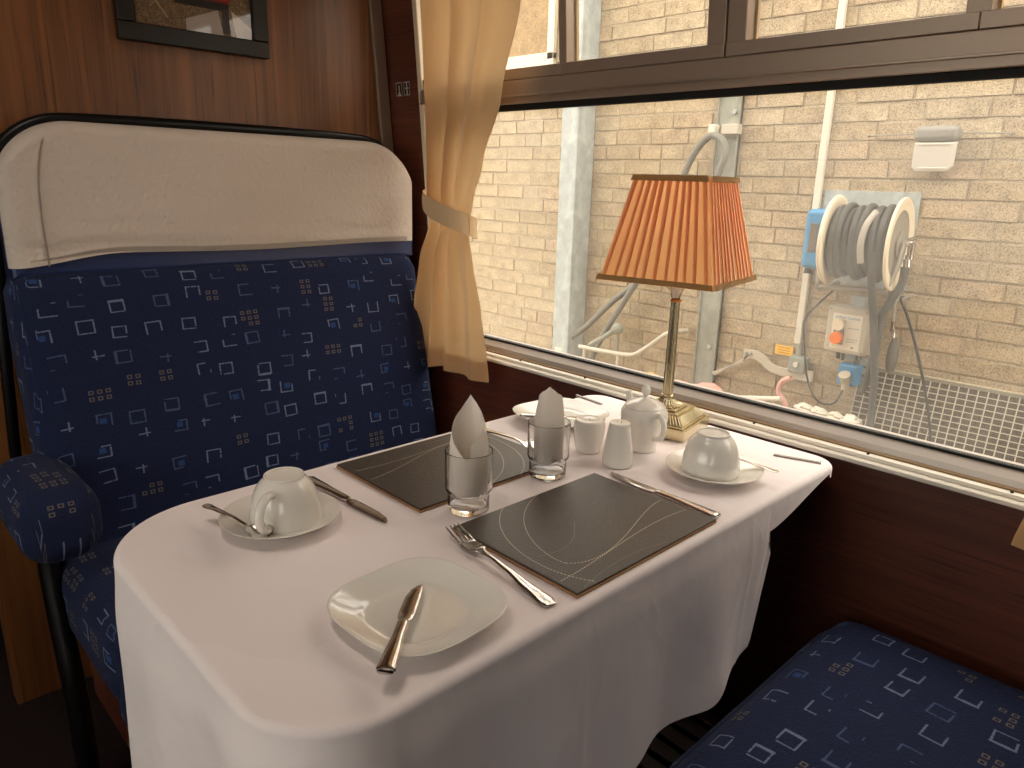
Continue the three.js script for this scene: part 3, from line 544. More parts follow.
placemat(1.204, 0.575, 0, 'dark leather placemat between the bright fork and the long knife, away from the seat back');
placemat(0.913, 0.575, Math.PI, 'dark leather placemat beside the patterned seat back');

// cutlery: long axis +x from the working end to the handle end, lying at y = 0
function knife(L, label, p, turn, group, tilt = 0) {
  const k = thing('table_knife', label, 'knife', p, turn, group); k.rotation.z = tilt; k.rotation.order = 'YXZ';
  const b = L * 0.47;
  part('blade', sweep([[0, 0.0022, -0.0045, 0.0012, 0.0003], [b * 0.05, 0.0022, -0.003, 0.004, 0.0006], [b * 0.16, 0.0022, -0.0012, 0.0068, 0.0008], [b * 0.4, 0.0023, 0, 0.0086, 0.0009], [b * 0.8, 0.0026, 0, 0.0088, 0.001], [b * 0.94, 0.0028, 0, 0.0078, 0.0012], [b, 0.003, 0, 0.0044, 0.0022]], 12, 2), M.steel, k);
  part('handle', sweep([[b, 0.0034, 0, 0.0044, 0.0028], [b + 0.006, 0.0034, 0, 0.0062, 0.0034], [lerp(b, L, 0.3), 0.0036, 0, 0.0062, 0.0034], [lerp(b, L, 0.75), 0.0038, 0, 0.0086, 0.0036], [L - 0.004, 0.0038, 0, 0.0094, 0.0036], [L, 0.0038, 0, 0.0075, 0.0028]], 16, 2.6), M.steel, k);
  return k;
}
function fork(label, p, turn, group) {
  const L = 0.205, k = thing('table_fork', label, 'fork', p, turn, group);
  part('handle', sweep([[0.062, 0.0075, 0, 0.0105, 0.001], [0.072, 0.0075, 0, 0.005, 0.0014], [0.09, 0.0078, 0, 0.003, 0.0018], [0.12, 0.0068, 0, 0.0042, 0.0018], [0.165, 0.0035, 0, 0.0075, 0.0018], [0.195, 0.0022, 0, 0.0102, 0.0016], [L, 0.0022, 0, 0.008, 0.0012]], 16, 2.6), M.steel, k);
  part('head', sweep([[0.034, 0.0055, 0, 0.0118, 0.0009], [0.04, 0.0045, 0, 0.0122, 0.001], [0.05, 0.005, 0, 0.0125, 0.0011], [0.064, 0.0075, 0, 0.0095, 0.0013]], 16, 2.6), M.steel, k);
  for (let i = 0; i < 4; i++) { const z = (i - 1.5) * 0.0066; part('tine', sweep([[0, 0.0135, z * 0.94, 0.0009, 0.0006], [0.006, 0.012, z * 0.96, 0.0014, 0.0009], [0.02, 0.0085, z, 0.0017, 0.001], [0.036, 0.0053, z, 0.002, 0.001]], 8, 2.2), M.steel, k); }
  return k;
}
function spoon(label, p, turn, group, tilt = 0) {
  const L = 0.132, k = thing('teaspoon', label, 'spoon', p, turn, group); k.rotation.order = 'YXZ'; k.rotation.z = tilt;
  part('handle', sweep([[0.038, 0.004, 0, 0.0045, 0.001], [0.046, 0.0065, 0, 0.0022, 0.0012], [0.07, 0.0078, 0, 0.0022, 0.0013], [0.105, 0.005, 0, 0.0042, 0.0011], [0.127, 0.003, 0, 0.0062, 0.001], [L, 0.003, 0, 0.0045, 0.0008]], 12, 2.4), M.steel, k);
  part('bowl', grid(28, 12, (u, v) => { const a = u * 2 * Math.PI, inner = v > 0.5, q = inner ? (1 - v) * 2 : v * 2, r = Math.sin(q * Math.PI / 2); return [0.021 + Math.cos(a) * 0.021 * r, 0.006 * (r * r) + (inner ? 0.0008 : 0), Math.sin(a) * r * (0.0135 - 0.0025 * Math.cos(a))]; }, true), M.steel, k);
  return k;
}
// a = working end, b = handle end, in the table plane
const aim = (a, b) => -Math.atan2(b[1] - a[1], b[0] - a[0]);
knife(0.205, 'table knife between the placemat and the cup beside the lamp', [1.104, T, 0.404], aim([1.104, 0.404], [1.309, 0.416]), 'table cutlery');
knife(0.2, 'table knife beside the upturned cup whose handle shows', [1.022, T, 0.771], aim([1.022, 0.771], [0.833, 0.781]), 'table cutlery');
fork('fork lying between the square plate by the aisle and the stitched placemat', [1.103, T, 0.729], aim([1.103, 0.729], [1.309, 0.755]), 'table cutlery');
fork('fork between the placemat at the seat back and the square plate near the curtain', [0.99, T, 0.418], aim([0.99, 0.418], [0.79, 0.421]), 'table cutlery');

// square plates
function plate(label, x, z, turn) {
  const o = thing('square_plate', label, 'plate', [x, T, z], turn, 'white square side plates');
  const prof = [[0, 0.0058], [0.3, 0.0058], [0.55, 0.0062], [0.62, 0.0072], [0.68, 0.0095], [0.8, 0.0128], [0.92, 0.0165], [0.985, 0.0188], [1.0, 0.0185], [0.992, 0.0168], [0.92, 0.0138], [0.78, 0.0092], [0.66, 0.0045], [0.6, 0.0022], [0.57, 0.0003], [0.54, 0.0003], [0.53, 0.0022], [0.3, 0.003], [0, 0.003]];
  const sp = new THREE.CatmullRomCurve3(prof.map(([r, y]) => V(r, y, 0)), false, 'centripetal');
  const pts = sp.getPoints(72), g = grid(96, 72, (u, v) => { const q = pts[Math.round(v * 72)], a = u * 2 * Math.PI, n = lerp(2.4, 3.1, q.x), c = Math.cos(a), s = Math.sin(a), r = q.x * 0.0835 * Math.pow(Math.pow(Math.abs(c), n) + Math.pow(Math.abs(s), n), -1 / n), lift = 0.001 * Math.pow(Math.abs(Math.sin(2 * a)), 2) * smooth(0.6, 1, q.x); return [Math.max(0, r) * c, q.y + lift, r * s]; }, true);
  part('dish', g, M.porcelain, o);
  return o;
}
plate('white square plate by the aisle edge, butter knife across it', 1.226, 0.876, 0.06);
plate('white square plate at the window end of the table, near the curtain', 0.868, 0.262, -0.08);
knife(0.165, 'butter knife resting across the square plate by the aisle edge', [1.193, T + 0.0125, 0.852], aim([1.193, 0.852], [1.303, 0.97]), 'butter knives on the plates', 0.05);
knife(0.165, 'butter knife on the square plate near the curtain', [0.948, T + 0.0125, 0.222], aim([0.948, 0.222], [0.84, 0.36]), 'butter knives on the plates', 0.05);

// saucers, upturned cups, spoons
function saucer(label, x, z) {
  const o = thing('saucer', label, 'saucer', [x, T, z], 0, 'white saucers');
  part('dish', smoothLathe([[0, 0.006], [0.024, 0.006], [0.027, 0.0065], [0.034, 0.0075], [0.05, 0.0115], [0.068, 0.0165], [0.0755, 0.0185], [0.0762, 0.0178], [0.07, 0.0145], [0.05, 0.0078], [0.034, 0.003], [0.028, 0.0004], [0.025, 0.0004], [0.024, 0.0025], [0, 0.003]], 72, 90), M.porcelain, o);
  return o;
}
function cup(label, x, z, turn) {                                    // stands on its rim
  const o = thing('teacup', label, 'cup', [x, T + 0.0105, z], turn, 'upturned white cups');
  part('bowl', smoothLathe([[0.0445, 0.0], [0.0458, 0.0006], [0.0462, 0.004], [0.0455, 0.014], [0.0432, 0.028], [0.0392, 0.042], [0.0335, 0.053], [0.0272, 0.06], [0.0258, 0.0622], [0.0256, 0.0648], [0.0242, 0.0655], [0.0228, 0.0646], [0.0222, 0.0625], [0.012, 0.0618], [0, 0.0617]], 64, 90), M.porcelain, o);
  part('lining', smoothLathe([[0.0445, 0.0], [0.0432, 0.0012], [0.0425, 0.014], [0.04, 0.028], [0.036, 0.041], [0.03, 0.051], [0.018, 0.0575], [0, 0.0578]], 64, 40), M.porcelain, o);
  const h = new THREE.TubeGeometry(new THREE.CatmullRomCurve3([V(0.0425, 0.05, 0).setX(0.033), V(0.049, 0.0515, 0), V(0.0615, 0.045, 0), V(0.0675, 0.031, 0), V(0.062, 0.0165, 0), V(0.0525, 0.009, 0), V(0.044, 0.0105, 0)]), 40, 0.0046, 12);
  { const p = h.attributes.position; for (let i = 0; i < p.count; i++) p.setZ(i, p.getZ(i) * 1.35); h.computeVertexNormals(); }
  part('handle', h, M.porcelain, o);
  return o;
}
saucer('white saucer by the aisle corner, teaspoon lying on it', 0.932, 0.882);
saucer('white saucer beside the brass lamp near the window', 1.218, 0.279);
cup('upturned white cup with its handle showing, on the saucer by the aisle', 0.944, 0.88, -0.95);
cup('upturned white cup on the saucer beside the brass lamp', 1.216, 0.288, 2.08);
spoon('teaspoon under the cup handle on the saucer by the aisle', [0.985, T + 0.0105, 0.925], aim([0.985, 0.925], [0.86, 0.95]), 'teaspoons on the saucers', 0.07);
spoon('teaspoon on the saucer beside the brass lamp', [1.172, T + 0.0115, 0.234], aim([1.172, 0.234], [1.294, 0.234]), 'teaspoons on the saucers', 0.05);

// glasses and napkins
function tumbler(label, x, z) {
  const o = thing('tumbler', label, 'glass', [x, T, z], 0, 'stacking tumblers with napkins');
  part('glass', lathe([[0, 0.0005], [0.027, 0.0005], [0.0292, 0.0025], [0.0296, 0.006], [0.0296, 0.026], [0.0304, 0.029], [0.0326, 0.0325], [0.0332, 0.036], [0.0334, 0.06], [0.0336, 0.0885], [0.0331, 0.0897], [0.0324, 0.0897], [0.0319, 0.0885], [0.0316, 0.06], [0.0313, 0.037], [0.0306, 0.034], [0.0282, 0.03], [0.0276, 0.027], [0.0272, 0.012], [0.0255, 0.009], [0.012, 0.0075], [0, 0.0072]], 72), M.glassware, o);
  return o;
}
function napkin(label, x, z, turn, hTip, hLow, hole) {               // rolled square with a pointed top
  const o = thing('napkin', label, 'napkin', [x, T, z], turn, 'folded paper napkins in glasses');
  const layer = (a0, a1, r0, r1, tip, low, y0, skew) => grid(64, 24, (u, v) => {
    const a = lerp(a0, a1, u), k = Math.abs(a - skew) / Math.PI, top = lerp(tip, low, Math.pow(clamp(k), 1.05)), y = lerp(y0, top, v), flare = smooth(0.085, tip, y);
    const r = lerp(r0, r1, u) * (1 - 0.16 * flare + 0.03 * Math.sin(3 * a) * flare) - 0.35 * Math.max(0, y - 0.1) * (1 - k) * 0.5;
    return [Math.cos(a) * r * 1.04, y + 0.0004 * Math.sin(9 * a), Math.sin(a) * r * (hole ? 1 : 0.86), u * 0.2, y];
  });
  part('outer_fold', layer(-Math.PI * 1.02, Math.PI * 1.02, 0.0272, 0.0268, hTip, hLow, 0.031, 0), M.napkin, o);
  part('inner_fold', layer(-Math.PI * 0.9, Math.PI * 0.95, 0.0255, 0.0249, hTip - 0.006, hLow + 0.006, 0.033, 0.45), M.napkin, o);
  return o;
}
tumbler('clear tumbler holding the taller napkin, nearer the aisle', 1.058, 0.662);
tumbler('clear tumbler holding the shorter napkin, beside the salt pot', 1.043, 0.484);
napkin('cream napkin with an open pointed fold in the glass nearer the aisle', 1.058, 0.662, 2.35, 0.166, 0.083, true);
napkin('cream napkin with a closed pointed fold in the glass beside the salt pot', 1.043, 0.484, -0.9, 0.15, 0.112, false);

// cruet and teapot
{
  const s = thing('salt_pot', 'squat white porcelain salt pot beside the shorter napkin', 'salt pot', [1.012, T, 0.348]);
  part('body', smoothLathe([[0, 0.0006], [0.018, 0.0006], [0.0205, 0.002], [0.0235, 0.012], [0.0262, 0.028], [0.0268, 0.042], [0.0262, 0.052], [0.0246, 0.0565], [0.021, 0.0585], [0.012, 0.0586], [0.006, 0.0575], [0, 0.0572]], 56, 80), M.porcelain, s);
  part('hole', cyl(0.0012, 0.0012, 0.0006, 0, 0.0576, 0), M.gasket, s);
  const p = thing('pepper_pot', 'tall tapering white porcelain pepper pot beside the teapot', 'pepper pot', [1.086, T, 0.36]);
  part('body', smoothLathe([[0, 0.0006], [0.022, 0.0006], [0.0248, 0.0025], [0.0255, 0.008], [0.0246, 0.02], [0.0222, 0.04], [0.019, 0.06], [0.0176, 0.07], [0.0168, 0.0728], [0.014, 0.0742], [0, 0.0744]], 56, 80), M.porcelain, p);
  for (const [x, z] of [[0.004, 0.002], [-0.004, 0.002], [0, -0.004]]) part('hole', cyl(0.0009, 0.0009, 0.0005, x, 0.0746, z), M.gasket, p);
}
{
  const p = thing('teapot', 'small white porcelain teapot beside the brass lamp base', 'teapot', [1.068, T, 0.268], -0.36);
  part('body', smoothLathe([[0, 0.0008], [0.022, 0.0008], [0.0245, 0.0025], [0.0248, 0.012], [0.0262, 0.02], [0.033, 0.035], [0.0392, 0.05], [0.0412, 0.062], [0.0398, 0.072], [0.0355, 0.0785], [0.03, 0.0805]], 64, 90), M.porcelain, p);
  const lid = part('lid', smoothLathe([[0.0348, 0.0785], [0.0352, 0.0805], [0.031, 0.0845], [0.022, 0.0895], [0.011, 0.0935], [0.0062, 0.0955], [0.0042, 0.0975], [0, 0.0976]], 56, 60), M.porcelain, p);
  part('knob', smoothLathe([[0.0036, 0.096], [0.004, 0.0985], [0.0074, 0.104], [0.0084, 0.109], [0.0064, 0.1145], [0.0026, 0.1185], [0, 0.119]], 32, 40), M.porcelain, lid);
  part('handle', tube([[0.036, 0.071, 0], [0.046, 0.0745, 0], [0.0575, 0.068, 0], [0.0605, 0.053, 0], [0.053, 0.037, 0], [0.0335, 0.0285, 0]], 0.0046, 48, 10), M.porcelain, p);
  part('spout', join([(() => { const g = tube([[-0.03, 0.045, -0.002], [-0.045, 0.055, -0.003], [-0.052, 0.072, -0.004], [-0.06, 0.0905, -0.004]], 0.0075, 30, 14); const q = g.attributes.position; for (let i = 0; i < q.count; i++) { const t = smooth(0.045, 0.09, q.getY(i)); q.setZ(i, -0.003 + (q.getZ(i) + 0.003) * lerp(1.2, 0.7, t)); } g.computeVertexNormals(); return g; })()]), M.porcelain, p);
}

// ------------------------------------------------------------------ table lamp
{
  const L = thing('table_lamp', 'brass table lamp with a pleated amber shade before the window', 'lamp', [1.024, T, 0.134], 0.19);
  const slab = (w, h, y, r = 0.002) => rbox(w, h, w, r, 0, y + h / 2, 0);
  const frustum = (w0, w1, h, y) => at(new THREE.CylinderGeometry(w1 / Math.SQRT2, w0 / Math.SQRT2, h, 4, 1), 0, y + h / 2, 0, 0, Math.PI / 4, 0);
  const base = part('base', join([slab(0.128, 0.021, 0), slab(0.118, 0.004, 0.021), toCreasedNormals(frustum(0.112, 0.084, 0.014, 0.0245).toNonIndexed(), 0.3), slab(0.078, 0.006, 0.037), slab(0.062, 0.004, 0.043)]), M.brass, L);
  const ribs = [];
  for (let s = 0; s < 4; s++) for (let i = 0; i < 17; i++) { const t = (i - 8) / 8, q = new THREE.Quaternion().setFromAxisAngle(V(0, 1, 0), s * Math.PI / 2); const a = V(t * 0.052, 0.0262, 0.0555).applyQuaternion(q), b = V(t * 0.04, 0.0385, 0.0425).applyQuaternion(q); ribs.push(rod(a.toArray(), b.toArray(), 0.0018, 6)); }
  part('gadroon', join(ribs), M.brass, base, 'ribbed brass border');
  const cone = [];
  for (let i = 0; i < 20; i++) { const a = i / 20 * Math.PI * 2; cone.push(tube([[Math.cos(a) * 0.029, 0.0465, Math.sin(a) * 0.029], [Math.cos(a) * 0.018, 0.0495, Math.sin(a) * 0.018], [Math.cos(a) * 0.0115, 0.058, Math.sin(a) * 0.0115]], 0.0028, 8, 6)); }
  cone.push(lathe([[0.03, 0.046], [0.0175, 0.049], [0.0105, 0.058], [0.0105, 0.063], [0.013, 0.0635], [0.013, 0.067], [0.0105, 0.068]], 32));
  part('collar', join(cone), M.brass, L, 'reeded brass collar');
  const colG = new THREE.CylinderGeometry(0.0086, 0.0102, 0.178, 96, 1, true); { const p = colG.attributes.position; for (let i = 0; i < p.count; i++) { const a = Math.atan2(p.getZ(i), p.getX(i)), k = 1 - 0.16 * Math.pow(Math.abs(Math.sin(a * 6)), 2); p.setX(i, p.getX(i) * k); p.setZ(i, p.getZ(i) * k); } colG.computeVertexNormals(); }
  part('column', at(colG, 0, 0.156, 0), M.brass, L, 'fluted brass column');
  part('column_cap', lathe([[0.0085, 0.243], [0.0108, 0.245], [0.0108, 0.2475], [0.008, 0.249], [0.0075, 0.252], [0, 0.2525]], 32), std(0xb5835a, 0.3, { metalness: 1 }), L);
  part('lamp_holder', cyl(0.008, 0.008, 0.05, 0, 0.276, 0), M.whitePaint, L);
  part('bulb', smoothLathe([[0.0065, 0.3], [0.008, 0.31], [0.017, 0.335], [0.0175, 0.35], [0.01, 0.372], [0, 0.381]], 24, 24), phy(0xf5efe0, 0.6, { transmission: 0.5 }), L);
  // carrier: curved brass arms from the cap to the shade ring
  const arms = [];
  for (let i = 0; i < 4; i++) { const a = i / 4 * Math.PI * 2 + 0.5; arms.push(tube([[0.009, 0.25], [0.0135, 0.262], [0.022, 0.273], [0.03, 0.285], [0.04, 0.3]].map(([r, y]) => [Math.cos(a) * r, y, Math.sin(a) * r]), 0.0013, 16, 6)); }
  arms.push(at(new THREE.TorusGeometry(0.04, 0.0013, 6, 32), 0, 0.3, 0, Math.PI / 2));
  part('shade_carrier', join(arms), M.brass, L);
  // shade: four leaning faces of single cloth, with doubled pleats over them
  const shade = new THREE.Group(); shade.name = 'lamp_shade'; shade.userData.label = 'amber pleated fabric shade with braid edges'; L.add(shade);
  const B = 0.106, U = 0.0665, y0 = 0.284, y1 = 0.466;
  const r = rng(12);
  const face = (t, v, off = 0) => { const h = lerp(B, U, v); return V(t * h, lerp(y0, y1, v) + off * 0.22, h + off); };   // t in -1..1 across
  for (let s = 0; s < 4; s++) {
    const q = new THREE.Quaternion().setFromAxisAngle(V(0, 1, 0), s * Math.PI / 2);
    part('panel', grid(8, 6, (u, v) => face(u * 2 - 1, v).applyQuaternion(q).toArray()), M.shade, shade);
    const n = 11;
    for (let i = 0; i < n; i++) {
      const c = ((i + 0.5) / n * 2 - 1) + (r() - 0.5) * 0.05, wb = 0.02 + 0.012 * r(), wt = 0.036 + 0.02 * r();
      part('pleat', grid(16, 6, (u, v) => { const n4 = u * 4, i4 = Math.min(3, Math.floor(n4)), f4 = n4 - i4, k = (i4 % 2 ? 1 - 2 * f4 : 2 * f4 - 1); return face(clamp(c + k * lerp(wb, wt, v), -0.995, 0.995), lerp(0.015, 0.985, v), 0.0007 + 0.0028 * u).applyQuaternion(q).toArray(); }), M.shade, shade);
    }
    for (const [a, b] of [[0, 0.052], [0.945, 1]]) part('braid', grid(10, 3, (u, v) => { const p = face((u * 2 - 1) * 1.012, lerp(a, b, v), 0.0052); return p.applyQuaternion(q).toArray(); }), M.shadeTrim, shade);
  }
}

// ------------------------------------------------------------------ things on and by the brick wall
const G0 = 0.1;                                                     // top of the concrete ledge
{
  const p = thing('steel_post', 'broad galvanised steel post in front of the bricks beside the curtain', 'post', [-1.045, G0, -1.925]);
  part('column', rspan(-0.06, 0.06, 0, 2.2, -0.072, 0.072, 0.006), M.galvanised, p);
  part('base_plate', rspan(-0.1, 0.1, 0, 0.015, -0.075, 0.12, 0.003), M.galvanised, p);
  part('sticker', rbox(0.05, 0.06, 0.0012, 0.0005, -0.01, 0.12, 0.0725), M.whitePaint, p, 'pale label near the foot');
}
{
  const p = thing('wall_channel', 'flat grey steel channel fixed upright on the bricks beside the arched hose', 'post', [-0.157, G0, -1.965]);
  part('channel', join([rspan(-0.06, 0.06, 0, 2.2, -0.03, -0.012, 0.002), rspan(-0.06, -0.052, 0, 2.2, -0.03, -0.002, 0.002), rspan(0.052, 0.06, 0, 2.2, -0.03, -0.002, 0.002)]), M.greyPaint, p);
  for (const [x, y] of [[0.03, 1.42], [0.028, 1.36], [-0.02, 0.75], [0.02, 0.3]]) part('bolt', cyl(0.012, 0.01, 0.012, x, y, -0.007, Math.PI / 2, 0, 0, 8), M.galvanised, p);
  part('bracket', rspan(-0.01, 0.075, 1.32, 1.365, -0.012, 0.03, 0.003), M.paleGrey, p);
  part('clip', rbox(0.034, 0.04, 0.05, 0.006, -0.055, 1.345, 0.02), M.whitePaint, p, 'white cable clip');
}
{
  const h = thing('grey_hose', 'thick grey hose arching over its clip and hanging down the brick wall', 'hose', [0, 0, -1.9]);
  part('hose', tube([[-1.05, 0.27, 0], [-0.878, 0.405, 0], [-0.717, 0.558, 0], [-0.542, 0.708, 0], [-0.412, 0.989, 0], [-0.321, 1.247, 0], [-0.26, 1.358, 0], [-0.191, 1.411, 0.01], [-0.125, 1.392, 0.02], [-0.095, 1.334, 0.025], [-0.121, 1.249, 0.025], [-0.2, 1.05, 0.02], [-0.36, 0.86, 0.02], [-0.527, 0.711, 0.02], [-0.632, 0.555, 0.02], [-0.73, 0.402, 0.02], [-0.81, 0.25, 0.02], [-0.86, 0.13, 0.02]], 0.0165, 160, 10), std(0x77756c, 0.7), h);
}
{
  const p = thing('conduit', 'white plastic conduit running up the brick wall beside the hose reel', 'conduit', [0.312, 0.44, -1.985]);
  part('trunking', rspan(-0.015, 0.015, 0.055, 1.86, -0.012, 0.012, 0.004), M.whitePaint, p);
  part('gland', cyl(0.014, 0.01, 0.06, 0.012, 0.025, 0), M.greyPaint, p);
  const j = thing('junction_box', 'small grey junction box below the white conduit', 'box', [0.335, 0.395, -1.96]);
  part('body', rspan(-0.04, 0.04, -0.03, 0.045, -0.035, 0.015, 0.006), std(0x8f958c, 0.6), j);
  part('knob', cyl(0.012, 0.012, 0.012, 0, 0.01, 0.02, Math.PI / 2), M.whitePaint, j);
  const y = thing('warning_label', 'small yellow warning label left of the white conduit', 'label', [0.247, 0.45, -1.992]);
  part('plate', rbox(0.088, 0.046, 0.002, 0.001), M.yellow, y);
  part('print', join([0.012, 0, -0.012].map((q) => box(0.06, 0.003, 0.0006, 0, q, 0.0013))), std(0x9a7a2a, 0.7), y, 'dark lines of print');
}
// hose reel on its plate
{
  const R = thing('hose_reel', 'wall mounted reel wound with dark grey hose on a galvanised plate', 'hose reel', [0.615, 0.985, -1.8], 0.09);
  part('wall_plate', rspan(-0.276, 0.113, -0.2, 0.197, -0.199, -0.193, 0.001), M.galvanised, R, 'galvanised backing plate').rotation.y = -0.09;
  for (const s of [-1, 1]) {
    const x = s * 0.119, ring = lathe([[0.13, 0.004], [0.14, 0.006], [0.165, 0.007], [0.176, 0.011], [0.18, 0.006], [0.177, -0.002], [0.165, -0.003], [0.13, -0.004], [0.13, 0.004]], 56);
    part('flange', at(ring, x, 0, 0, 0, 0, s * -Math.PI / 2), M.cream, R, 'cream pressed steel flange');
    part('web', cyl(0.132, 0.132, 0.004, x, 0, 0, 0, 0, Math.PI / 2, 40), std(0x8d8678, 0.6), R, 'grey flange web');
    part('hub', cyl(0.056, 0.05, 0.02, x, 0, 0, 0, 0, Math.PI / 2, 28), std(0x9d978a, 0.5, { metalness: 0.4 }), R);
  }
  part('drum', cyl(0.09, 0.09, 0.23, 0, 0, 0, 0, 0, Math.PI / 2, 32), M.greyPaint, R);
  // the hose: a wound helix in two layers, then the free ends
  const turn = [];
  for (let i = 0; i <= 8 * 20; i++) { const a = i / 20 * Math.PI * 2, w = i / 160; turn.push([-0.1 + 0.2 * w + 0.006 * Math.sin(a * 1.3), Math.cos(a) * (0.13 + 0.012 * Math.sin(w * 17)), Math.sin(a) * (0.13 + 0.012 * Math.sin(w * 17))]); }
  const hose = part('wound_hose', new THREE.TubeGeometry(new THREE.CatmullRomCurve3(turn.map((p) => V(...p))), 900, 0.0135, 10), M.hose, R, 'dark grey rubber hose');
  const inner = []; for (let i = 0; i <= 9 * 16; i++) { const a = i / 16 * Math.PI * 2, w = i / 144; inner.push([-0.104 + 0.208 * w, Math.cos(a) * 0.106, Math.sin(a) * 0.106]); }
  part('inner_winding', new THREE.TubeGeometry(new THREE.CatmullRomCurve3(inner.map((p) => V(...p))), 500, 0.0125, 8), M.hose, hose);
  part('pale_band', new THREE.TubeGeometry(new THREE.CatmullRomCurve3([V(0.045, 0.12, 0.085), V(0.03, 0.07, 0.135), V(0.025, 0, 0.152), V(0.03, -0.07, 0.135)]), 30, 0.013, 8), std(0xa7a195, 0.7), hose);
  part('hanging_hose', join([tube([[0.07, -0.02, 0.14], [0.072, -0.15, 0.1], [0.08, -0.3, 0.02], [0.094, -0.43, 0.0], [0.115, -0.56, 0.0], [0.13, -0.72, 0.02], [0.15, -0.86, 0.04]], 0.0155, 60, 10), tube([[0.158, -0.085, 0.0], [0.155, -0.15, 0.0], [0.128, -0.215, 0.0], [0.1, -0.29, -0.005], [0.092, -0.42, -0.03], [0.075, -0.55, -0.04], [0.06, -0.62, -0.05]], 0.0155, 50, 10)]), M.hose, R, 'hose ends hanging from the reel');
  // carrying frame
  part('frame', join([rod([-0.145, -0.19, 0.05], [0.112, -0.182, 0.05], 0.011), tube([[-0.14, 0, 0], [-0.15, -0.1, 0.03], [-0.145, -0.19, 0.05], [-0.14, -0.19, -0.19]], 0.009, 30, 8), tube([[0.14, 0.02, 0], [0.135, -0.1, 0.04], [0.112, -0.182, 0.05], [0.108, -0.19, -0.19]], 0.01, 30, 8), rod([0.14, 0.02, 0], [0.1, -0.19, -0.05], 0.007)]), std(0x8b8578, 0.5, { metalness: 0.3 }), R, 'grey tubular carrying frame');
  part('swivel_joint', join([cyl(0.013, 0.013, 0.05, 0.145, 0.006, 0, 0, 0, Math.PI / 2), cyl(0.011, 0.011, 0.03, 0.166, 0.02, 0, 0, 0, Math.PI / 2 + 0.4), cyl(0.012, 0.014, 0.045, 0.168, -0.015, 0), cyl(0.0155, 0.0155, 0.016, 0.167, -0.045, 0), cyl(0.014, 0.014, 0.03, 0.162, -0.068, 0, 0, 0, 0.12)]), M.steel, R, 'bright steel swivel and coupling');
}
{
  const b = thing('retractable_reel', 'blue plastic retractable reel housing between the conduit and the hose reel', 'reel', [0.372, 0.975, -1.92]);
  part('housing', rspan(-0.048, 0.048, -0.125, 0.128, -0.07, 0.055, 0.024, 4), M.bluePlastic, b);
  part('grip_slot', rspan(-0.02, 0.016, -0.055, 0.07, 0.05, 0.0575, 0.004), std(0x6c655c, 0.6), b, 'dark oval slot');
  part('foot', cyl(0.017, 0.013, 0.03, -0.022, -0.132, 0.02), M.rubber, b);
}
// control box
{
  const c = thing('control_box', 'pale control box with cream and orange knobs under the hose reel', 'control box', [0.562, 0.608, -1.905]);
  part('case', rspan(-0.088, 0.088, -0.1, 0.1, -0.05, 0.03, 0.012, 3), M.paleGrey, c);
  part('rear_bracket', rspan(-0.03, 0.03, -0.14, 0.14, -0.085, -0.05, 0.003), M.galvanised, c);
  const tex = canvasTex(256, 320, (g, w, h) => {
    g.fillStyle = 'rgb(226,220,206)'; g.fillRect(0, 0, w, h);
    g.fillStyle = 'rgb(92,140,160)'; g.font = 'bold 30px sans-serif'; g.fillText('AdBlue Control', 16, 44);
    g.fillStyle = 'rgb(120,140,150)'; for (const [y, n] of [[118, 92], [216, 96], [238, 74]]) for (let x = 0; x < n; x += 9) g.fillRect(140 + x, y, 6, 8);
    g.fillStyle = 'rgb(90,90,86)'; g.beginPath(); g.moveTo(184, 286); g.lineTo(216, 286); g.lineTo(200, 304); g.fill();
    g.fillStyle = 'rgb(220,190,60)'; g.beginPath(); g.arc(26, 296, 9, 0, 7); g.fill();
  });
  const f = part('face_label', at(new THREE.PlaneGeometry(0.122, 0.152), 0.0, -0.006, 0.0306), std(0xffffff, 0.6, { map: tex }), c);
  part('switch_block', rspan(-0.052, -0.006, -0.062, 0.044, 0.0305, 0.036, 0.004), std(0x86806f, 0.6), c);
  part('selector_knob', cyl(0.028, 0.025, 0.02, -0.029, 0.024, 0.045, Math.PI / 2, 0, 0, 10), M.cream, c, 'cream knob');
  part('stop_button', cyl(0.028, 0.026, 0.022, -0.031, -0.034, 0.046, Math.PI / 2, 0, 0, 8), M.orange, c, 'orange button');
  part('side_switch', rspan(0.088, 0.1, -0.03, 0.022, -0.03, 0.005, 0.003), M.orange, c, 'orange side isolator');
  part('gland', join([cyl(0.009, 0.009, 0.03, -0.03, -0.115, 0), cyl(0.007, 0.007, 0.035, -0.012, -0.118, -0.01), cyl(0.006, 0.006, 0.07, 0.052, -0.13, 0.01)]), M.rubber, c);
  part('screw', join([[0.074, 0.086], [-0.076, 0.086], [0.074, -0.086]].map(([x, y]) => cyl(0.005, 0.005, 0.002, x, y, 0.031, Math.PI / 2, 0, 0, 8))), M.greyPaint, c);
}
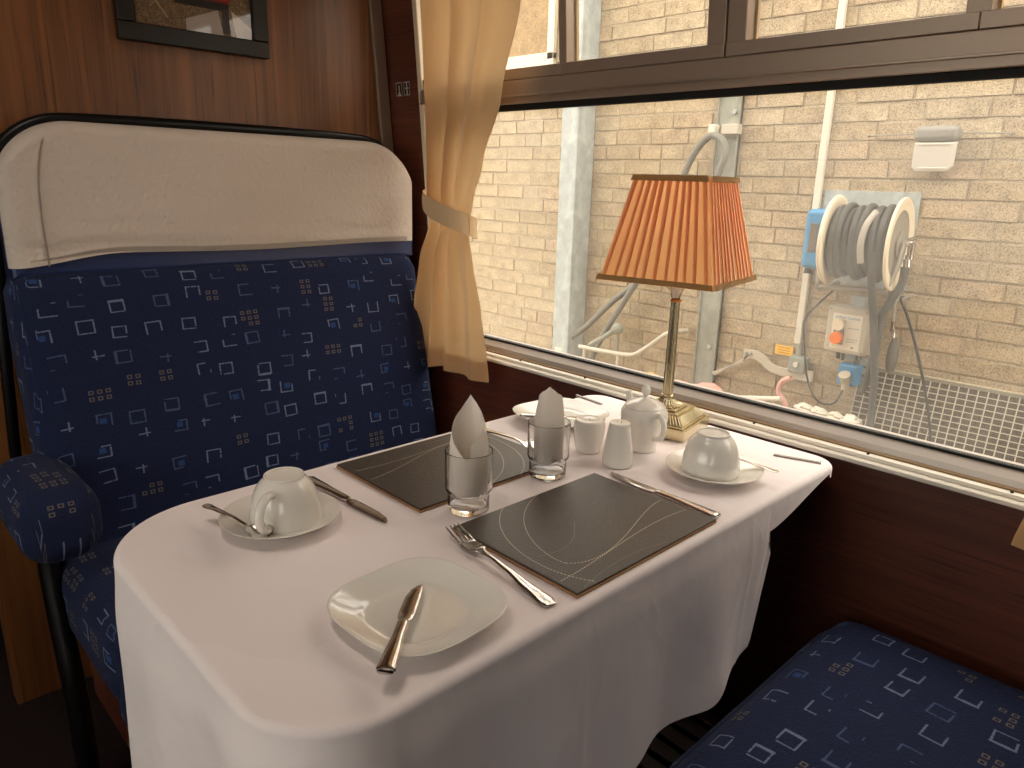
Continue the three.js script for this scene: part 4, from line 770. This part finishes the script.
{
  const b = thing('socket_outlet', 'blue industrial socket with grey plug below the control box', 'socket', [0.59, 0.422, -1.9]);
  part('body', rspan(-0.04, 0.04, -0.05, 0.042, -0.05, 0.02, 0.01, 3), M.bluePlastic, b);
  part('plug', join([cyl(0.02, 0.024, 0.04, 0.002, -0.012, 0.04, 0.6), cyl(0.014, 0.018, 0.04, 0.004, -0.045, 0.03)]), std(0xb5ab94, 0.6), b);
  part('stand', rspan(0.02, 0.05, G0 - 0.422, 0.06, -0.085, -0.055, 0.003), M.galvanised, b);
  const w = thing('black_cable', 'thin dark cable looping down from the control box to the blue socket', 'cable');
  part('cable', tube([[0.5, 0.79, -1.88], [0.43, 0.705, -1.87], [0.385, 0.63, -1.86], [0.403, 0.522, -1.85], [0.438, 0.37, -1.85], [0.497, 0.284, -1.85], [0.562, 0.29, -1.85], [0.594, 0.365, -1.868]], 0.0042, 70, 8), M.rubber, w);
}
{
  const l = thing('spray_lance', 'spray gun hanging under the hose reel with bright coupling and dark grip', 'spray gun', [0.75, 0.47, -1.85]);
  part('grip', smoothLathe([[0.004, 0], [0.016, 0.012], [0.022, 0.05], [0.02, 0.1], [0.012, 0.135], [0.01, 0.145]], 20, 24).translate(0.018, 0, 0), std(0x57534c, 0.6), l);
  part('coupling', join([cyl(0.011, 0.009, 0.02, 0.008, 0.155, 0), cyl(0.013, 0.013, 0.012, 0.004, 0.175, 0), cyl(0.008, 0.01, 0.03, 0.0, 0.195, 0)]), M.steel, l);
  part('pipe', tube([[-0.001, 0.2, 0], [-0.004, 0.25, 0], [-0.006, 0.29, 0], [0.002, 0.3, -0.05], [0.002, 0.3, -0.13]], 0.008, 24, 8), std(0x8b8578, 0.5), l);
  const w = thing('trailing_cable', 'dark cable curving down from the wall across the wire mesh panel', 'cable');
  part('cable', tube([[0.754, 0.767, -1.97], [0.757, 0.77, -1.87], [0.791, 0.724, -1.85], [0.838, 0.619, -1.85], [0.902, 0.448, -1.85], [0.96, 0.27, -1.83], [0.99, 0.11, -1.8]], 0.0055, 60, 8), M.rubber, w);
}
// floodlight
{
  const f = thing('floodlight', 'small white floodlight on a wire stay high on the brick wall', 'floodlight', [0.766, 1.4, -1.94]);
  part('housing', rspan(-0.076, 0.078, -0.028, 0.03, -0.05, 0.03, 0.022, 4), std(0x85827a, 0.5), f);
  const s = new THREE.Shape(); s.moveTo(-0.07, 0); s.lineTo(0.075, 0); s.lineTo(0.068, -0.09); s.lineTo(0.05, -0.108); s.lineTo(-0.062, -0.108); s.lineTo(-0.076, -0.092); s.closePath();
  part('lens', at(extr(s, 0.02, 0.004, 2), 0, -0.028, -0.005, 0.22, 0, 0), std(0xd9d5cb, 0.4), f, 'pale frosted lens');
  part('lens_rim', at(join([rspan(-0.05, 0.052, -0.098, -0.092, 0.02, 0.027, 0.002), rspan(-0.055, 0.057, -0.008, -0.002, 0.02, 0.027, 0.002)]), 0, -0.028, -0.005, 0.22, 0, 0), M.whitePaint, f);
  part('stay', join([rod([-0.27, 0.0, -0.045], [-0.07, 0.004, -0.02], 0.0028, 6), rod([0.07, 0.004, -0.02], [0.235, 0.0, -0.045], 0.0028, 6), at(new THREE.SphereGeometry(0.007, 8, 6), -0.272, 0, -0.045), at(new THREE.SphereGeometry(0.008, 8, 6), 0.237, 0, -0.045)]), std(0x8b8578, 0.5), f, 'thin wire stay');
}
// mesh panel leaning on the plinth
{
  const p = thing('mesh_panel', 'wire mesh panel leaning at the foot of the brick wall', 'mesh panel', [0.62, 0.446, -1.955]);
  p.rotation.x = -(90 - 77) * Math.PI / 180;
  const W = 0.74, H = 0.352, cw = 0.0345, ch = 0.0242, bars = [];
  for (let x = 0; x <= W + 1e-6; x += cw) bars.push(box(0.0038, H, 0.005, x, -H / 2, 0));
  for (let y = 0; y <= H + 1e-6; y += ch) bars.push(box(W, 0.0038, 0.005, W / 2, -y, 0.001));
  part('wire_mesh', join(bars), M.grating, p).userData.kind = 'stuff';
  part('backing', span(0, W, -H, 0, -0.012, -0.006), std(0x665e50, 0.9, { map: brickMap }), p, 'added brown sheet standing in for the shade behind the mesh');  // added sheet: its dark colour stands in for shade seen through the cells
  part('edge_bar', rspan(0, W, -0.002, 0.012, -0.012, 0.004, 0.002), std(0x76705f, 0.6), p);
}
// things lying about on the ledge
{
  const r = thing('pipe_rail', 'low pale pipe rail bent upward, on the ledge beside the galvanised post', 'pipe', [0, G0, -1.86]);
  part('rail', tube([[-0.9, 0.182, 0], [-0.7, 0.187, 0], [-0.54, 0.198, 0], [-0.505, 0.21, 0], [-0.42, 0.27, 0], [-0.31, 0.355, 0], [-0.28, 0.36, -0.12]], 0.0125, 60, 10), M.paleGrey, r);
  part('leg', rod([-0.62, 0.19, 0], [-0.62, 0, 0], 0.01), M.paleGrey, r);
  part('leg', rod([-0.86, 0.183, 0], [-0.86, 0, 0], 0.01), M.paleGrey, r);
  const b = thing('grey_lever', 'short grey bar with a round end above the pipe rail', 'bar', [0, G0, -1.88]);
  part('bar', rod([-0.83, 0.2, 0.012], [-0.655, 0.32, 0], 0.014), M.greyPaint, b);
  part('round_end', at(new THREE.SphereGeometry(0.032, 16, 10), -0.65, 0.322, 0), M.greyPaint, b);
  part('stand', rod([-0.655, 0.32, -0.005], [-0.655, 0, -0.04], 0.008), M.greyPaint, b);
  const k = thing('steel_bracket', 'pale curved steel bracket bolted to the bricks below the yellow label', 'bracket', [0, 0.3, -1.975]);
  const s = new THREE.Shape(); s.moveTo(-0.1, -0.02); s.lineTo(0.06, 0.065); s.lineTo(0.06, 0.125); s.lineTo(0.115, 0.13); s.quadraticCurveTo(0.17, 0.12, 0.2, 0.085); s.quadraticCurveTo(0.24, 0.06, 0.41, 0.085); s.lineTo(0.41, 0.035); s.quadraticCurveTo(0.22, 0.02, 0.17, 0.06); s.quadraticCurveTo(0.14, 0.09, 0.09, 0.085); s.lineTo(-0.09, -0.04); s.closePath();
  part('arm', extr(s, 0.012, 0.002, 2), M.paleGrey, k);
  for (const x of [0.075, 0.1]) part('bolt', cyl(0.008, 0.008, 0.008, x, 0.107, 0.017, Math.PI / 2, 0, 0, 8), M.greyPaint, k);
  const w = thing('white_pipe', 'short white pipe propped level just above the ledge', 'pipe', [0, G0, -1.84]);
  part('pipe', rod([0.1, 0.112, 0], [0.33, 0.158, 0], 0.012), M.whitePaint, w);
  part('prop', rod([0.14, 0.11, 0], [0.14, 0, 0], 0.008), M.paleGrey, w);
  part('prop', rod([0.3, 0.15, 0], [0.3, 0, 0], 0.008), M.paleGrey, w);
  const cloth = (name, label, pts, rad, m) => { const t = thing(name, label, 'rag', [0, G0, 0]); part('cloth', (() => { const g = tube(pts, rad, 40, 10), q = g.attributes.position; for (let i = 0; i < q.count; i++) { const n = fbm((q.getX(i) * 3 % 1 + 1) % 1, (q.getZ(i) * 3 % 1 + 1) % 1, 9, 9, 2, 5) - 0.5; q.setY(i, Math.max(0.001, q.getY(i) + n * rad * 0.9)); } g.computeVertexNormals(); return g; })(), m, t); };
  cloth('pink_rag', 'crumpled pink rag heaped at the foot of the grey channel', [[-0.27, 0.03, -1.84], [-0.2, 0.1, -1.84], [-0.12, 0.1, -1.83], [-0.05, 0.115, -1.83], [0.0, 0.11, -1.84], [0.04, 0.03, -1.85]], 0.034, M.pink);
  cloth('orange_rag', 'small orange rag on the ledge beside the pipe rail', [[-0.46, 0.02, -1.85], [-0.41, 0.1, -1.85], [-0.35, 0.095, -1.85], [-0.33, 0.02, -1.85]], 0.024, std(0xd9a65a, 0.8));
  cloth('pink_rope', 'faded pink rope hanging below the grey junction box', [[0.34, 0.25, -1.9], [0.3, 0.22, -1.9], [0.29, 0.17, -1.9], [0.33, 0.12, -1.9], [0.34, 0.04, -1.9]], 0.012, std(0xd8a79c, 0.8));
  const cb = thing('concrete_block', 'low concrete block on the ledge carrying the rubble', 'block', [0.565, G0, -1.8]);
  part('block', rspan(-0.13, 0.13, 0, 0.118, -0.05, 0.05, 0.008), M.concrete, cb);
  const rr = rng(44), rub = [[0.46, 0.152], [0.528, 0.156], [0.598, 0.152], [0.664, 0.15]];
  rub.forEach(([x, y], i) => {
    const g = new THREE.DodecahedronGeometry(0.03 + 0.006 * rr(), 1), q = g.attributes.position; for (let k = 0; k < q.count; k++) { const f = 0.75 + 0.5 * hash(Math.round(q.getX(k) * 400), Math.round(q.getZ(k) * 400 + q.getY(k) * 900), i); q.setXYZ(k, q.getX(k) * f * 1.2, q.getY(k) * f * 0.8, q.getZ(k) * f); } g.computeVertexNormals();
    const o = new THREE.Mesh(g, M.whitePaint); o.name = numbered('rubble_stone'); o.position.set(x, G0 + y - 0.006, -1.8); o.userData = { label: 'pale lump of broken rubble on the ledge below the blue socket', category: 'stone', group: 'rubble lumps on the ledge' }; scene.add(o);
  });
}
{
  const h = thing('wall_hatch', 'cream framed panel high on the bricks beside the galvanised post', 'hatch', [-1.63, 1.775, -1.99]);
  const W = 0.33, H = 0.52;
  part('frame', join([rspan(-W, W, 0, 0.115, -0.01, 0.02, 0.004), rspan(-W, W, H - 0.06, H, -0.01, 0.02, 0.004), rspan(-W, -W + 0.05, 0.075, H - 0.06, -0.01, 0.02, 0.004), rspan(W - 0.05, W, 0.075, H - 0.06, -0.01, 0.02, 0.004)]), std(0xe2d6bc, 0.6), h, 'cream painted frame');
  part('panel', span(-W + 0.05, W - 0.05, 0.075, H - 0.06, -0.01, 0.004), std(0xb49a74, 0.9, { map: brickMap }), h, 'tan rough panel');
}

// ------------------------------------------------------------------ hand over
scene.traverse((o) => { if (o.isMesh) { o.castShadow = true; o.receiveShadow = true; } });
renderer.render(scene, camera);
